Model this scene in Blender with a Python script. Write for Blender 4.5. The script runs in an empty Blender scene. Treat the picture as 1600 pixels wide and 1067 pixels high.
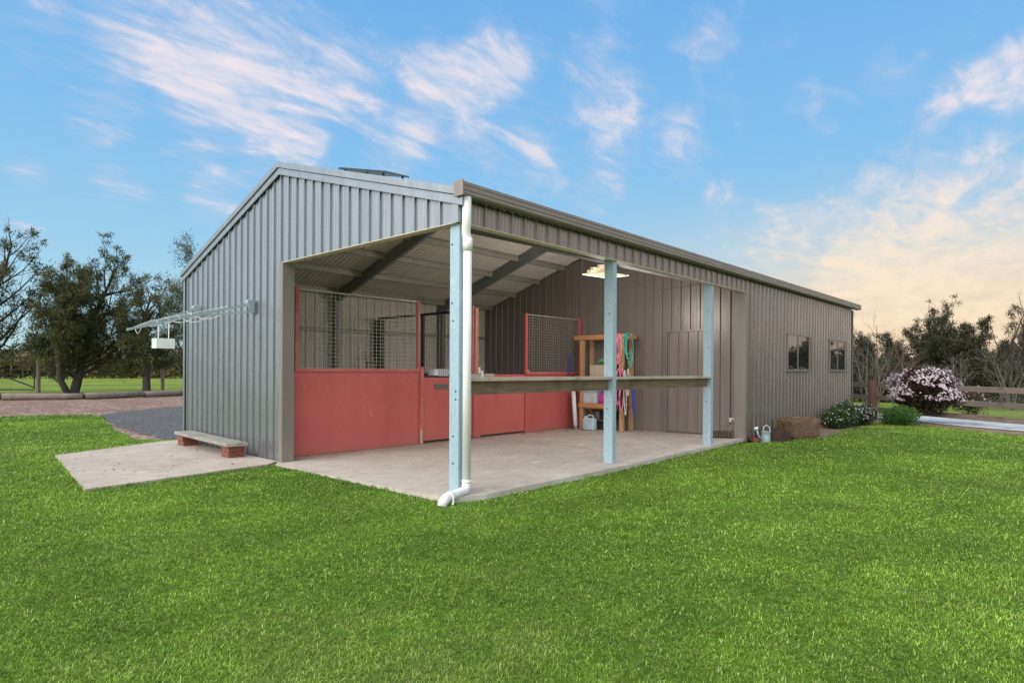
import bpy, math, random
import numpy as np
from mathutils import Vector, noise as mnoise
rnd = random.Random(7)
rs = np.random.RandomState(11)
scene = bpy.context.scene
COL = scene.collection
R = math.radians

# ------------------------------------------------------------------ node helpers
def newmat(name):
    m = bpy.data.materials.new(name); m.use_nodes = True
    nt = m.node_tree; nt.nodes.clear()
    out = nt.nodes.new('ShaderNodeOutputMaterial')
    b = nt.nodes.new('ShaderNodeBsdfPrincipled')
    nt.links.new(b.outputs[0], out.inputs[0])
    return m, nt, b
def setin(nt, sock, v):
    if isinstance(v, bpy.types.NodeSocket): nt.links.new(v, sock)
    elif isinstance(v, (tuple, list)) and len(v) == 3 and sock.type == 'RGBA': sock.default_value = (*v, 1)
    else: sock.default_value = v
def N(nt, typ, ins=None, **props):
    n = nt.nodes.new(typ)
    for k, v in props.items(): setattr(n, k, v)
    for k, v in (ins or {}).items(): setin(nt, n.inputs[k], v)
    return n
def math_(nt, op, a, b=0.0, c=None, clamp=False):
    n = nt.nodes.new('ShaderNodeMath'); n.operation = op; n.use_clamp = clamp
    setin(nt, n.inputs[0], a); setin(nt, n.inputs[1], b)
    if c is not None: setin(nt, n.inputs[2], c)
    return n.outputs[0]
def mixc(nt, f, a, b, mode='MIX'):
    n = nt.nodes.new('ShaderNodeMix'); n.data_type = 'RGBA'; n.blend_type = mode
    setin(nt, n.inputs[0], f); setin(nt, n.inputs[6], a); setin(nt, n.inputs[7], b)
    return n.outputs[2]
def ramp(nt, f, stops, interp='LINEAR'):
    n = nt.nodes.new('ShaderNodeValToRGB'); n.color_ramp.interpolation = interp
    el = n.color_ramp.elements
    while len(el) < len(stops): el.new(0.5)
    for e, (p, c) in zip(el, stops):
        e.position = p; e.color = (*c, 1) if len(c) == 3 else c
    setin(nt, n.inputs[0], f); return n.outputs[0]
def noise(nt, vec, scale, detail=4, rough=0.55, dist=0.0):
    n = N(nt, 'ShaderNodeTexNoise', {'Scale': scale, 'Detail': detail, 'Roughness': rough, 'Distortion': dist})
    if vec is not None: nt.links.new(vec, n.inputs['Vector'])
    return n.outputs['Fac']
def sstep(nt, f, lo, hi):
    n = nt.nodes.new('ShaderNodeMapRange'); n.interpolation_type = 'SMOOTHSTEP'
    setin(nt, n.inputs[0], f); setin(nt, n.inputs[1], lo); setin(nt, n.inputs[2], hi)
    return n.outputs[0]
def wpos(nt):
    return N(nt, 'ShaderNodeNewGeometry').outputs['Position']
def scl(nt, vec, s):
    n = nt.nodes.new('ShaderNodeMapping'); nt.links.new(vec, n.inputs[0]); n.inputs['Scale'].default_value = s
    return n.outputs[0]
def bump(nt, b, h, strength=0.3, dist=0.01):
    n = N(nt, 'ShaderNodeBump', {'Strength': strength, 'Distance': dist, 'Height': h})
    nt.links.new(n.outputs[0], b.inputs['Normal'])
def simple(name, col, rough=0.5, metal=0.0, var=0.12, vscale=6.0, spec=0.5, bumps=0.0, bscale=60, stretch=(1,1,1)):
    m, nt, b = newmat(name)
    p = scl(nt, wpos(nt), stretch)
    f = noise(nt, p, vscale, 5)
    lo = tuple(c*(1-var) for c in col); hi = tuple(min(1, c*(1+var)) for c in col)
    c = ramp(nt, f, [(0.3, lo), (0.7, hi)])
    nt.links.new(c, b.inputs['Base Color'])
    b.inputs['Roughness'].default_value = rough; b.inputs['Metallic'].default_value = metal
    b.inputs['Specular IOR Level'].default_value = spec
    if bumps: bump(nt, b, noise(nt, p, bscale, 3), bumps, 0.004)
    return m

# ------------------------------------------------------------------ materials
M = {}
def mk_cladding(name, col, rough, metal, dust, wave=.22):
    m, nt, b = newmat(name)
    p = wpos(nt)
    f = noise(nt, scl(nt, p, (1.5, 1.5, .25)), 2.5, 4)
    fine = noise(nt, scl(nt, p, (14, 14, .6)), 3.0, 4)
    z = N(nt, 'ShaderNodeSeparateXYZ', {0: p}).outputs[2]
    low = math_(nt, 'SUBTRACT', 1.0, sstep(nt, z, -0.05, 0.42))
    c = ramp(nt, f, [(0.3, tuple(x*.93 for x in col)), (0.7, tuple(x*1.06 for x in col))])
    dm = math_(nt, 'MULTIPLY', math_(nt, 'ADD', math_(nt, 'MULTIPLY', low, .8), .12), sstep(nt, fine, .42, .75))
    c = mixc(nt, dm, c, dust)
    nt.links.new(c, b.inputs['Base Color'])
    b.inputs['Metallic'].default_value = metal
    nt.links.new(math_(nt, 'ADD', rough, math_(nt, 'MULTIPLY', fine, .12)), b.inputs['Roughness'])
    h = noise(nt, scl(nt, p, (3, 3, .7)), 2.0, 2)
    bump(nt, b, h, wave, .03)
    return m
M['clad'] = mk_cladding('grey_steel_cladding', (.305,.322,.348), .22, .70, (.26,.22,.18))
M['clad2'] = mk_cladding('warm_grey_steel_cladding', (.285,.246,.232), .20, .60, (.26,.22,.18), .07)
M['browntrim'] = mk_cladding('brown_grey_steel_trim', (.235,.208,.192), .32, .2, (.28,.24,.20))
M['trim'] = mk_cladding('grey_steel_trim', (.32,.34,.37), .23, .62, (.28,.25,.22))
M['guttersteel'] = mk_cladding('brown_grey_gutter_steel', (.26,.212,.195), .32, .15, (.24,.20,.17))
M['roof'] = mk_cladding('grey_roof_steel', (.17,.155,.145), .35, .0, (.24,.21,.18))
M['liner'] = mk_cladding('pale_underside_steel', (.84,.765,.735), .5, .0, (.68,.60,.55))
M['dark_clad'] = mk_cladding('dark_partition_steel', (.25,.212,.20), .3, .2, (.26,.22,.19))
M['rafter'] = simple('dark_galvanised_rafter', (.25,.26,.28), .5, .2, .15, 4)
M['purlin'] = simple('galvanised_purlin', (.42,.39,.35), .5, .2, .12, 4)
M['edge'] = simple('pale_edge_angle', (.55,.50,.40), .5, 0, .1, 5)
def mk_galv():
    m, nt, b = newmat('sky_tinted_galvanised_post')
    p = wpos(nt)
    v = N(nt, 'ShaderNodeTexVoronoi', {'Vector': scl(nt, p, (1,1,.6)), 'Scale': 55.0}).outputs['Color']
    s = N(nt, 'ShaderNodeSeparateColor', {0: v}).outputs[0]
    f = noise(nt, scl(nt, p, (2,2,1)), 4, 5)
    c = ramp(nt, s, [(0, (.32,.45,.53)), (1, (.39,.52,.60))])  # blue of the reflected sky put into the zinc colour
    c = mixc(nt, sstep(nt, f, .55, .75), c, (.46,.55,.60))
    spot = noise(nt, p, 26, 5, .7)
    c = mixc(nt, sstep(nt, spot, .68, .74), c, (.20,.30,.36))
    nt.links.new(c, b.inputs['Base Color']); b.inputs['Roughness'].default_value = .42; b.inputs['Metallic'].default_value = .15
    return m
M['galv'] = mk_galv()
M['pvc'] = simple('white_plastic_pipe', (.77,.755,.755), .6, 0, .09, 5, stretch=(1,1,.35))
def mk_red():
    m, nt, b = newmat('worn_red_paint')
    p = wpos(nt)
    f = noise(nt, scl(nt, p, (1,1,.5)), 2.2, 5)
    c = ramp(nt, f, [(.3, (.54,.108,.10)), (.7, (.64,.14,.128))])
    g = noise(nt, scl(nt, p, (1,1,3)), 14, 5, .7)
    c = mixc(nt, math_(nt, 'MULTIPLY', sstep(nt, g, .55, .8), .35), c, (.38,.065,.06))
    sc = noise(nt, scl(nt, p, (1.6,1.6,.7)), 17, 5, .62)
    c = mixc(nt, sstep(nt, sc, .70, .72), c, (.72,.55,.50))
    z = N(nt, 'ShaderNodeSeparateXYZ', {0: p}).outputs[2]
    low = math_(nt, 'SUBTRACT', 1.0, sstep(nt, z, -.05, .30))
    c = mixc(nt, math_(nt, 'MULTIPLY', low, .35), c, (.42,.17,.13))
    fade = noise(nt, scl(nt, p, (.8,.8,.8)), 1.3, 6, .7)
    c = mixc(nt, math_(nt, 'MULTIPLY', sstep(nt, fade, .46, .72), .45), c, (.56,.17,.14))
    drip = noise(nt, scl(nt, p, (9,9,.5)), 2.4, 4, .6)
    c = mixc(nt, math_(nt, 'MULTIPLY', sstep(nt, drip, .60, .78), .35), c, (.33,.055,.05))
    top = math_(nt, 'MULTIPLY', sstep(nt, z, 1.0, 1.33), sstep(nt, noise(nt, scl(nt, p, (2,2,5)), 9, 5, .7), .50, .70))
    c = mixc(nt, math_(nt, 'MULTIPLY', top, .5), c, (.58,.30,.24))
    nt.links.new(c, b.inputs['Base Color']); b.inputs['Roughness'].default_value = .48
    bump(nt, b, g, .08, .004)
    return m
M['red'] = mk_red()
def mk_redpost():
    m, nt, b = newmat('chipped_red_steel')
    p = wpos(nt)
    f = noise(nt, p, 30, 5, .7)
    c = ramp(nt, noise(nt, p, 3, 3), [(.3, (.50,.11,.10)), (.7, (.60,.19,.16))])
    c = mixc(nt, sstep(nt, f, .62, .68), c, (.66,.52,.46))
    nt.links.new(c, b.inputs['Base Color']); b.inputs['Roughness'].default_value = .5
    return m
M['redpost'] = mk_redpost()
M['redwarm'] = simple('faded_pink_red_steel', (.56,.22,.17), .5, 0, .15, 9)
M['wire'] = simple('galvanised_wire', (.50,.48,.44), .45, .3, .2, 12)
M['black'] = simple('black_steel', (.03,.03,.032), .5, 0, .2, 8)
M['greymetal'] = simple('grey_latch_metal', (.20,.19,.18), .4, .5, .15, 12)
def mk_wood(name, a, b_, axis=0, rough=.75, scale=9, dark=.5):
    m, nt, b = newmat(name)
    st = [14,14,14]; st[axis] = .9
    tc = N(nt, 'ShaderNodeTexCoord').outputs['Object']
    p = scl(nt, tc, st)
    f = noise(nt, p, 2.6, 6, .65, .4)
    big = noise(nt, tc, 3.0, 4)
    c = ramp(nt, f, [(.28, a), (.72, b_)])
    c = mixc(nt, math_(nt, 'MULTIPLY', sstep(nt, big, .5, .72), dark), c, tuple(x*.45 for x in a))
    nt.links.new(c, b.inputs['Base Color']); b.inputs['Roughness'].default_value = rough
    bump(nt, b, f, .35, .006)
    return m
M['plank'] = mk_wood('weathered_grey_plank', (.33,.28,.23), (.56,.50,.42), 0)
M['beam'] = mk_wood('dark_weathered_beam', (.12,.08,.05), (.26,.19,.12), 0)
M['pine_y'] = mk_wood('orange_pine_y', (.46,.20,.08), (.60,.32,.15), 1, .6, dark=.15)
M['pine_z'] = mk_wood('orange_pine_z', (.46,.24,.11), (.60,.36,.19), 2, .6, dark=.15)
M['greyplank_y'] = mk_wood('silver_grey_plank', (.19,.178,.15), (.38,.365,.32), 1)
M['fence'] = mk_wood('fence_timber', (.12,.092,.075), (.225,.18,.15), 0)
M['fencepost'] = mk_wood('red_brown_post', (.10,.048,.035), (.19,.092,.065), 2)
M['log'] = mk_wood('grey_log', (.13,.10,.085), (.27,.22,.19), 0)
def mk_concrete(name, a, b_, stain):
    m, nt, b = newmat(name)
    p = wpos(nt)
    f = noise(nt, scl(nt, p, (1,1.0,1)), .9, 6, .65, .5)
    g = noise(nt, scl(nt, p, (1.2,5,1)), 2.2, 6, .7)
    s = noise(nt, p, 90, 3, .6)
    c = ramp(nt, f, [(.3, a), (.7, b_)])
    c = mixc(nt, math_(nt, 'MULTIPLY', sstep(nt, g, .46, .70), .8), c, stain)
    c = mixc(nt, math_(nt, 'MULTIPLY', sstep(nt, noise(nt, p, 3.4, 6, .7), .55, .7), .5), c, tuple(min(1,x*1.35) for x in b_))
    c = mixc(nt, .25, c, ramp(nt, s, [(.3,(.2,.19,.18)), (.7,(.75,.72,.68))]), 'OVERLAY')
    sp = noise(nt, p, 28, 2, .5)
    c = mixc(nt, sstep(nt, sp, .76, .79), c, (.10,.08,.06))
    nt.links.new(c, b.inputs['Base Color']); b.inputs['Roughness'].default_value = .8
    bump(nt, b, s, .25, .003)
    return m
M['slab'] = mk_concrete('worn_concrete', (.43,.385,.34), (.56,.52,.475), (.36,.285,.225))
M['pad'] = mk_concrete('brown_stained_concrete', (.38,.325,.275), (.52,.46,.41), (.33,.27,.22))
M['brick'] = simple('red_brick', (.22,.075,.055), .85, 0, .35, 25, bumps=.4)
M['rust'] = simple('brown_rust', (.065,.032,.024), .85, 0, .5, 18, bumps=.4)
M['zinc'] = simple('pale_zinc', (.42,.52,.56), .35, .35, .12, 10)
M['white'] = simple('white_plastic', (.78,.79,.80), .4, 0, .05, 6)
M['cream'] = simple('cream_enamel', (.80,.74,.55), .45, 0, .12, 5)
def mk_lit():
    m, nt, b = newmat('lit_cream_diffuser')
    c = ramp(nt, noise(nt, wpos(nt), 5, 4), [(.3,(.74,.68,.48)),(.7,(.86,.80,.60))])
    nt.links.new(c, b.inputs['Base Color']); nt.links.new(c, b.inputs['Emission Color']); b.inputs['Emission Strength'].default_value = .55
    return m
M['litcream'] = mk_lit()
M['clothesline'] = simple('blue_grey_powder_coat', (.33,.41,.44), .4, .1, .08, 6)
M['line'] = simple('white_cord', (.75,.74,.70), .6, 0, .05, 6)
M['solar'] = simple('dark_solar_glass', (.035,.045,.06), .15, 0, .1, 6)
M['solarframe'] = simple('grey_panel_frame', (.10,.12,.15), .35, .4, .1, 6)
M['card'] = simple('tan_cardboard', (.52,.45,.34), .8, 0, .1, 12)
M['tub'] = simple('clouded_tub_plastic', (.55,.62,.68), .25, 0, .15, 12)
M['magenta'] = simple('magenta_cloth', (.55,.03,.30), .7, 0, .3, 14)
M['jug'] = simple('pale_blue_jug_plastic', (.50,.66,.76), .35, 0, .12, 10)
M['pinkrope'] = simple('pink_rope', (.80,.24,.36), .7, 0, .2, 40)
M['tealrope'] = simple('teal_rope', (.06,.42,.36), .7, 0, .25, 40)
M['bluerope'] = simple('blue_webbing', (.05,.07,.32), .7, 0, .2, 30)
M['blackrope'] = simple('black_webbing', (.025,.025,.03), .7, 0, .3, 30)
M['olive'] = simple('olive_cord', (.35,.33,.10), .7, 0, .2, 40)
M['green'] = simple('bright_green_plastic', (.08,.45,.12), .4, 0, .3, 14)
M['bluebox'] = simple('navy_crate_plastic', (.05,.08,.22), .4, 0, .2, 14)
M['yellowwood'] = mk_wood('yellow_ladder_timber', (.42,.26,.09), (.55,.37,.16), 2)
M['screw'] = simple('dark_bolt', (.03,.03,.03), .5, .3, .1, 8)
def mk_glass():
    m, nt, b = newmat('dark_window_glass')
    f = noise(nt, wpos(nt), 1.3, 2)
    nt.links.new(ramp(nt, f, [(.3,(.012,.014,.016)), (.7,(.02,.022,.024))]), b.inputs['Base Color'])
    b.inputs['Roughness'].default_value = .015; b.inputs['Specular IOR Level'].default_value = 1.0
    b.inputs['IOR'].default_value = 2.1
    bump(nt, b, noise(nt, wpos(nt), 1.8, 1), .05, .02)
    return m
M['glass'] = mk_glass()
def mk_leaf(name, rough=.6, trans=.25):
    m, nt, b = newmat(name)
    a = N(nt, 'ShaderNodeVertexColor', layer_name='Col').outputs[0]
    out = [n for n in nt.nodes if n.type == 'OUTPUT_MATERIAL'][0]
    nt.links.new(a, b.inputs['Base Color']); b.inputs['Roughness'].default_value = rough
    b.inputs['Specular IOR Level'].default_value = .25
    t = N(nt, 'ShaderNodeBsdfTranslucent', {'Color': a})
    mx = N(nt, 'ShaderNodeMixShader', {0: trans}); nt.links.new(b.outputs[0], mx.inputs[1]); nt.links.new(t.outputs[0], mx.inputs[2])
    nt.links.new(mx.outputs[0], out.inputs[0])
    return m
M['leaf'] = mk_leaf('needle_foliage'); M['grassblade'] = mk_leaf('grass_blade', .5, .3)
M['petal'] = mk_leaf('petals_and_leaves', .6, .3); M['straw'] = mk_leaf('straw_stalks', .7, .15)
M['bark'] = simple('brown_bark', (.042,.032,.026), .9, 0, .4, 12, bumps=.6, bscale=30, stretch=(1,1,.25))
M['palebark'] = simple('pale_twig_bark', (.10,.083,.072), .85, 0, .3, 9)
M['redtwig'] = simple('reddish_twig_bark', (.13,.075,.06), .85, 0, .3, 9)
def mk_lawnbase():
    m, nt, b = newmat('lawn_soil_and_thatch')
    p = wpos(nt)
    c = ramp(nt, noise(nt, p, 40, 6, .75), [(.3,(.05,.09,.012)), (.55,(.13,.22,.028)), (.75,(.26,.36,.06))])
    c = mixc(nt, math_(nt, 'MULTIPLY', sstep(nt, noise(nt, p, .8, 5, .7), .5, .72), .5), c, (.16,.22,.06))
    nt.links.new(c, b.inputs['Base Color']); b.inputs['Roughness'].default_value = .95; b.inputs['Specular IOR Level'].default_value = .1
    bump(nt, b, noise(nt, p, 55, 4, .7), .8, .03)
    return m
M['lawn'] = mk_lawnbase()
def mk_ground():
    m, nt, b = newmat('paddock_grass')
    p = wpos(nt)
    c = ramp(nt, noise(nt, scl(nt, p, (.5,.5,1)), .35, 6, .7), [(.3,(.115,.185,.028)), (.5,(.19,.26,.045)), (.7,(.27,.29,.075))])
    c = mixc(nt, .7, c, ramp(nt, noise(nt, p, 6, 6, .75), [(.3,(.3,.3,.3)), (.7,(.72,.72,.72))]), 'OVERLAY')
    nt.links.new(c, b.inputs['Base Color']); b.inputs['Roughness'].default_value = .95; b.inputs['Specular IOR Level'].default_value = .1
    bump(nt, b, noise(nt, p, 5, 5, .7), 1.0, .15)
    return m
M['ground'] = mk_ground()
def mk_chips(name, cols, scale, big):
    m, nt, b = newmat(name)
    p = wpos(nt)
    v = N(nt, 'ShaderNodeTexVoronoi', {'Vector': p, 'Scale': scale})
    s = N(nt, 'ShaderNodeSeparateColor', {0: v.outputs['Color']}).outputs[0]
    c = ramp(nt, s, cols, 'LINEAR')
    c = mixc(nt, math_(nt, 'MULTIPLY', sstep(nt, noise(nt, p, .6, 5, .65), .4, .65), .6), c, big)
    nt.links.new(c, b.inputs['Base Color']); b.inputs['Roughness'].default_value = .9
    bump(nt, b, v.outputs['Distance'], .8, .03)
    return m
M['mulch'] = mk_chips('bark_mulch', [(0,(.10,.055,.04)), (.5,(.22,.13,.10)), (.85,(.34,.23,.18)), (1,(.6,.5,.42))], 14, (.15,.085,.065))
M['gravel'] = mk_chips('dark_blue_metal_gravel', [(0,(.04,.04,.044)), (.6,(.095,.095,.103)), (.95,(.2,.2,.21)), (1,(.35,.32,.30))], 32, (.085,.075,.072))
M['soil'] = mk_chips('bare_brown_soil', [(0,(.13,.085,.055)), (.6,(.24,.17,.12)), (1,(.36,.28,.21))], 30, (.20,.15,.10))
def mk_sheet():
    m, nt, b = newmat('wrinkled_white_sheet')
    p = wpos(nt)
    f = noise(nt, p, 2.6, 6, .68, .8)
    c = ramp(nt, f, [(.3,(.40,.41,.43)), (.5,(.66,.67,.69)), (.7,(.76,.76,.77))])
    d_ = noise(nt, p, 11, 5, .7)
    c = mixc(nt, sstep(nt, d_, .58, .68), c, (.24,.20,.165))
    nt.links.new(c, b.inputs['Base Color']); b.inputs['Roughness'].default_value = .6
    bump(nt, b, noise(nt, p, 4.5, 5, .65, 1.2), 1.0, .12)
    return m
M['sheet'] = mk_sheet()

# ------------------------------------------------------------------ mesh helper
class MB:
    def __init__(s): s.v = []; s.f = []
    def add(s, vs, fs):
        o = len(s.v); s.v += [tuple(x) for x in vs]; s.f += [tuple(i+o for i in f) for f in fs]; return s
    def box(s, x0, x1, y0, y1, z0, z1):
        return s.add([(x0,y0,z0),(x1,y0,z0),(x1,y1,z0),(x0,y1,z0),(x0,y0,z1),(x1,y0,z1),(x1,y1,z1),(x0,y1,z1)],
                     [(0,3,2,1),(4,5,6,7),(0,1,5,4),(1,2,6,5),(2,3,7,6),(3,0,4,7)])
    def bar(s, a, b, w, h, up=(0,0,1)):
        a = Vector(a); b = Vector(b); d = (b-a).normalized(); u = Vector(up)
        if abs(d.dot(u)) > .99: u = Vector((1,0,0))
        r = d.cross(u).normalized(); u = r.cross(d).normalized()
        vs = []
        for q in (a, b):
            for sx, sz in ((-1,-1),(1,-1),(1,1),(-1,1)): vs.append(q + r*(sx*w/2) + u*(sz*h/2))
        return s.add(vs, [(0,1,2,3),(7,6,5,4),(0,4,5,1),(1,5,6,2),(2,6,7,3),(3,7,4,0)])
    def tube(s, pts, r, n=8, cap=True):
        pts = [Vector(p) for p in pts]; k = len(pts)
        rr = r if isinstance(r, (list, tuple)) else [r]*k
        o = len(s.v); ref = None
        for i, p in enumerate(pts):
            d = (pts[min(i+1,k-1)] - pts[max(i-1,0)]).normalized()
            if ref is None: ref = Vector((0,0,1)) if abs(d.z) < .9 else Vector((1,0,0))
            u = (ref - d*ref.dot(d)).normalized(); w = d.cross(u); ref = u
            for j in range(n):
                a = 2*math.pi*j/n; s.v.append(tuple(p + (u*math.cos(a) + w*math.sin(a))*rr[i]))
        for i in range(k-1):
            for j in range(n):
                j2 = (j+1) % n; s.f.append((o+i*n+j, o+i*n+j2, o+(i+1)*n+j2, o+(i+1)*n+j))
        if cap:
            s.f.append(tuple(o+j for j in range(n-1,-1,-1))); s.f.append(tuple(o+(k-1)*n+j for j in range(n)))
        return s
    def lathe(s, c, prof, n=20, axis=(0,0,1)):
        c = Vector(c); ax = Vector(axis).normalized()
        u = ax.orthogonal().normalized(); w = ax.cross(u); o = len(s.v)
        for (r, h) in prof:
            for j in range(n):
                a = 2*math.pi*j/n; s.v.append(tuple(c + ax*h + (u*math.cos(a)+w*math.sin(a))*r))
        for i in range(len(prof)-1):
            for j in range(n):
                j2 = (j+1) % n; s.f.append((o+i*n+j, o+i*n+j2, o+(i+1)*n+j2, o+(i+1)*n+j))
        return s
    def prism(s, poly, a, b):       # poly: list of points (Vector) extruded by vector a->b offset
        k = len(poly); o = len(s.v)
        for off in (a, b):
            for p in poly: s.v.append(tuple(Vector(p)+Vector(off)))
        s.f.append(tuple(o+i for i in range(k-1,-1,-1))); s.f.append(tuple(o+k+i for i in range(k)))
        for i in range(k):
            j = (i+1) % k; s.f.append((o+i, o+j, o+k+j, o+k+i))
        return s
    def build(s, name, mat, parent=None, smooth=False, bevel=0.0, recalc=True):
        me = bpy.data.meshes.new(name)
        off = Vector((0,0,0))
        if parent is None and s.v:
            a = np.array(s.v); off = Vector(((a[:,0].min()+a[:,0].max())/2, (a[:,1].min()+a[:,1].max())/2, a[:,2].min()))
        elif parent is not None: off = worldloc(parent)
        me.from_pydata([(x-off.x, y-off.y, z-off.z) for x, y, z in s.v], [], s.f)
        if recalc:
            import bmesh
            bm = bmesh.new(); bm.from_mesh(me); bmesh.ops.recalc_face_normals(bm, faces=bm.faces); bm.to_mesh(me); bm.free()
        if smooth:
            me.polygons.foreach_set('use_smooth', [True]*len(me.polygons))
        me.materials.append(mat)
        o = bpy.data.objects.new(name, me); COL.objects.link(o)
        if parent is None: o.location = off
        else: o.parent = parent
        if bevel:
            md = o.modifiers.new('bevel', 'BEVEL'); md.width = bevel; md.segments = 2; md.limit_method = 'ANGLE'
        return o
def worldloc(o):
    v = Vector((0,0,0))
    while o is not None: v = v + o.location; o = o.parent
    return v
def npmesh(name, verts, tris, cols, mat, parent=None, quads=None):
    """big triangle mesh with per-vertex colours"""
    me = bpy.data.meshes.new(name)
    off = np.array(worldloc(parent)) if parent is not None else np.zeros(3)
    verts = np.asarray(verts, dtype=np.float32) - off.astype(np.float32)
    tris = np.asarray(tris, dtype=np.int32)
    me.vertices.add(len(verts)); me.vertices.foreach_set('co', verts.ravel())
    me.loops.add(tris.size); me.loops.foreach_set('vertex_index', tris.ravel())
    me.polygons.add(len(tris)); me.polygons.foreach_set('loop_start', np.arange(0, tris.size, 3, dtype=np.int32))
    me.update(calc_edges=True)
    ca = me.color_attributes.new('Col', 'FLOAT_COLOR', 'POINT')
    c4 = np.ones((len(verts), 4), dtype=np.float32); c4[:, :3] = cols
    ca.data.foreach_set('color', c4.ravel())
    me.materials.append(mat); me.validate()
    o = bpy.data.objects.new(name, me); COL.objects.link(o)
    if parent is not None: o.parent = parent
    return o
def tag(o, label=None, cat=None, group=None, kind=None):
    if label: o['label'] = label
    if cat: o['category'] = cat
    if group: o['group'] = group
    if kind: o['kind'] = kind
    return o
def thing(name, label, cat, loc=(0,0,0), group=None):
    o = bpy.data.objects.new(name, None); COL.objects.link(o); o.location = loc; o.empty_display_size = .2
    return tag(o, label, cat, group)

# ------------------------------------------------------------------ camera
CAM = Vector((-4.6558, -5.0540, 1.35)); YAW = 0.73944
cam = bpy.data.cameras.new('camera'); co = bpy.data.objects.new('camera', cam); COL.objects.link(co)
cam.sensor_width = 36; cam.lens = 973.64/1600*36; cam.shift_y = (579.37-533.5)/1600; cam.clip_end = 3000; cam.clip_start = .05
fw = Vector((math.cos(YAW), math.sin(YAW), 0)); rt = Vector((math.sin(YAW), -math.cos(YAW), 0)); up = Vector((0,0,1))
ROLL = 0.00522
r2 = rt*math.cos(ROLL) + up*math.sin(ROLL); u2 = up*math.cos(ROLL) - rt*math.sin(ROLL)
from mathutils import Matrix
mw = Matrix((( r2.x, u2.x, -fw.x, CAM.x), (r2.y, u2.y, -fw.y, CAM.y), (r2.z, u2.z, -fw.z, CAM.z), (0,0,0,1)))
co.matrix_world = mw
scene.camera = co
scene.view_settings.view_transform = 'Standard'; scene.view_settings.look = 'None'; scene.view_settings.exposure = 0

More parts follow.
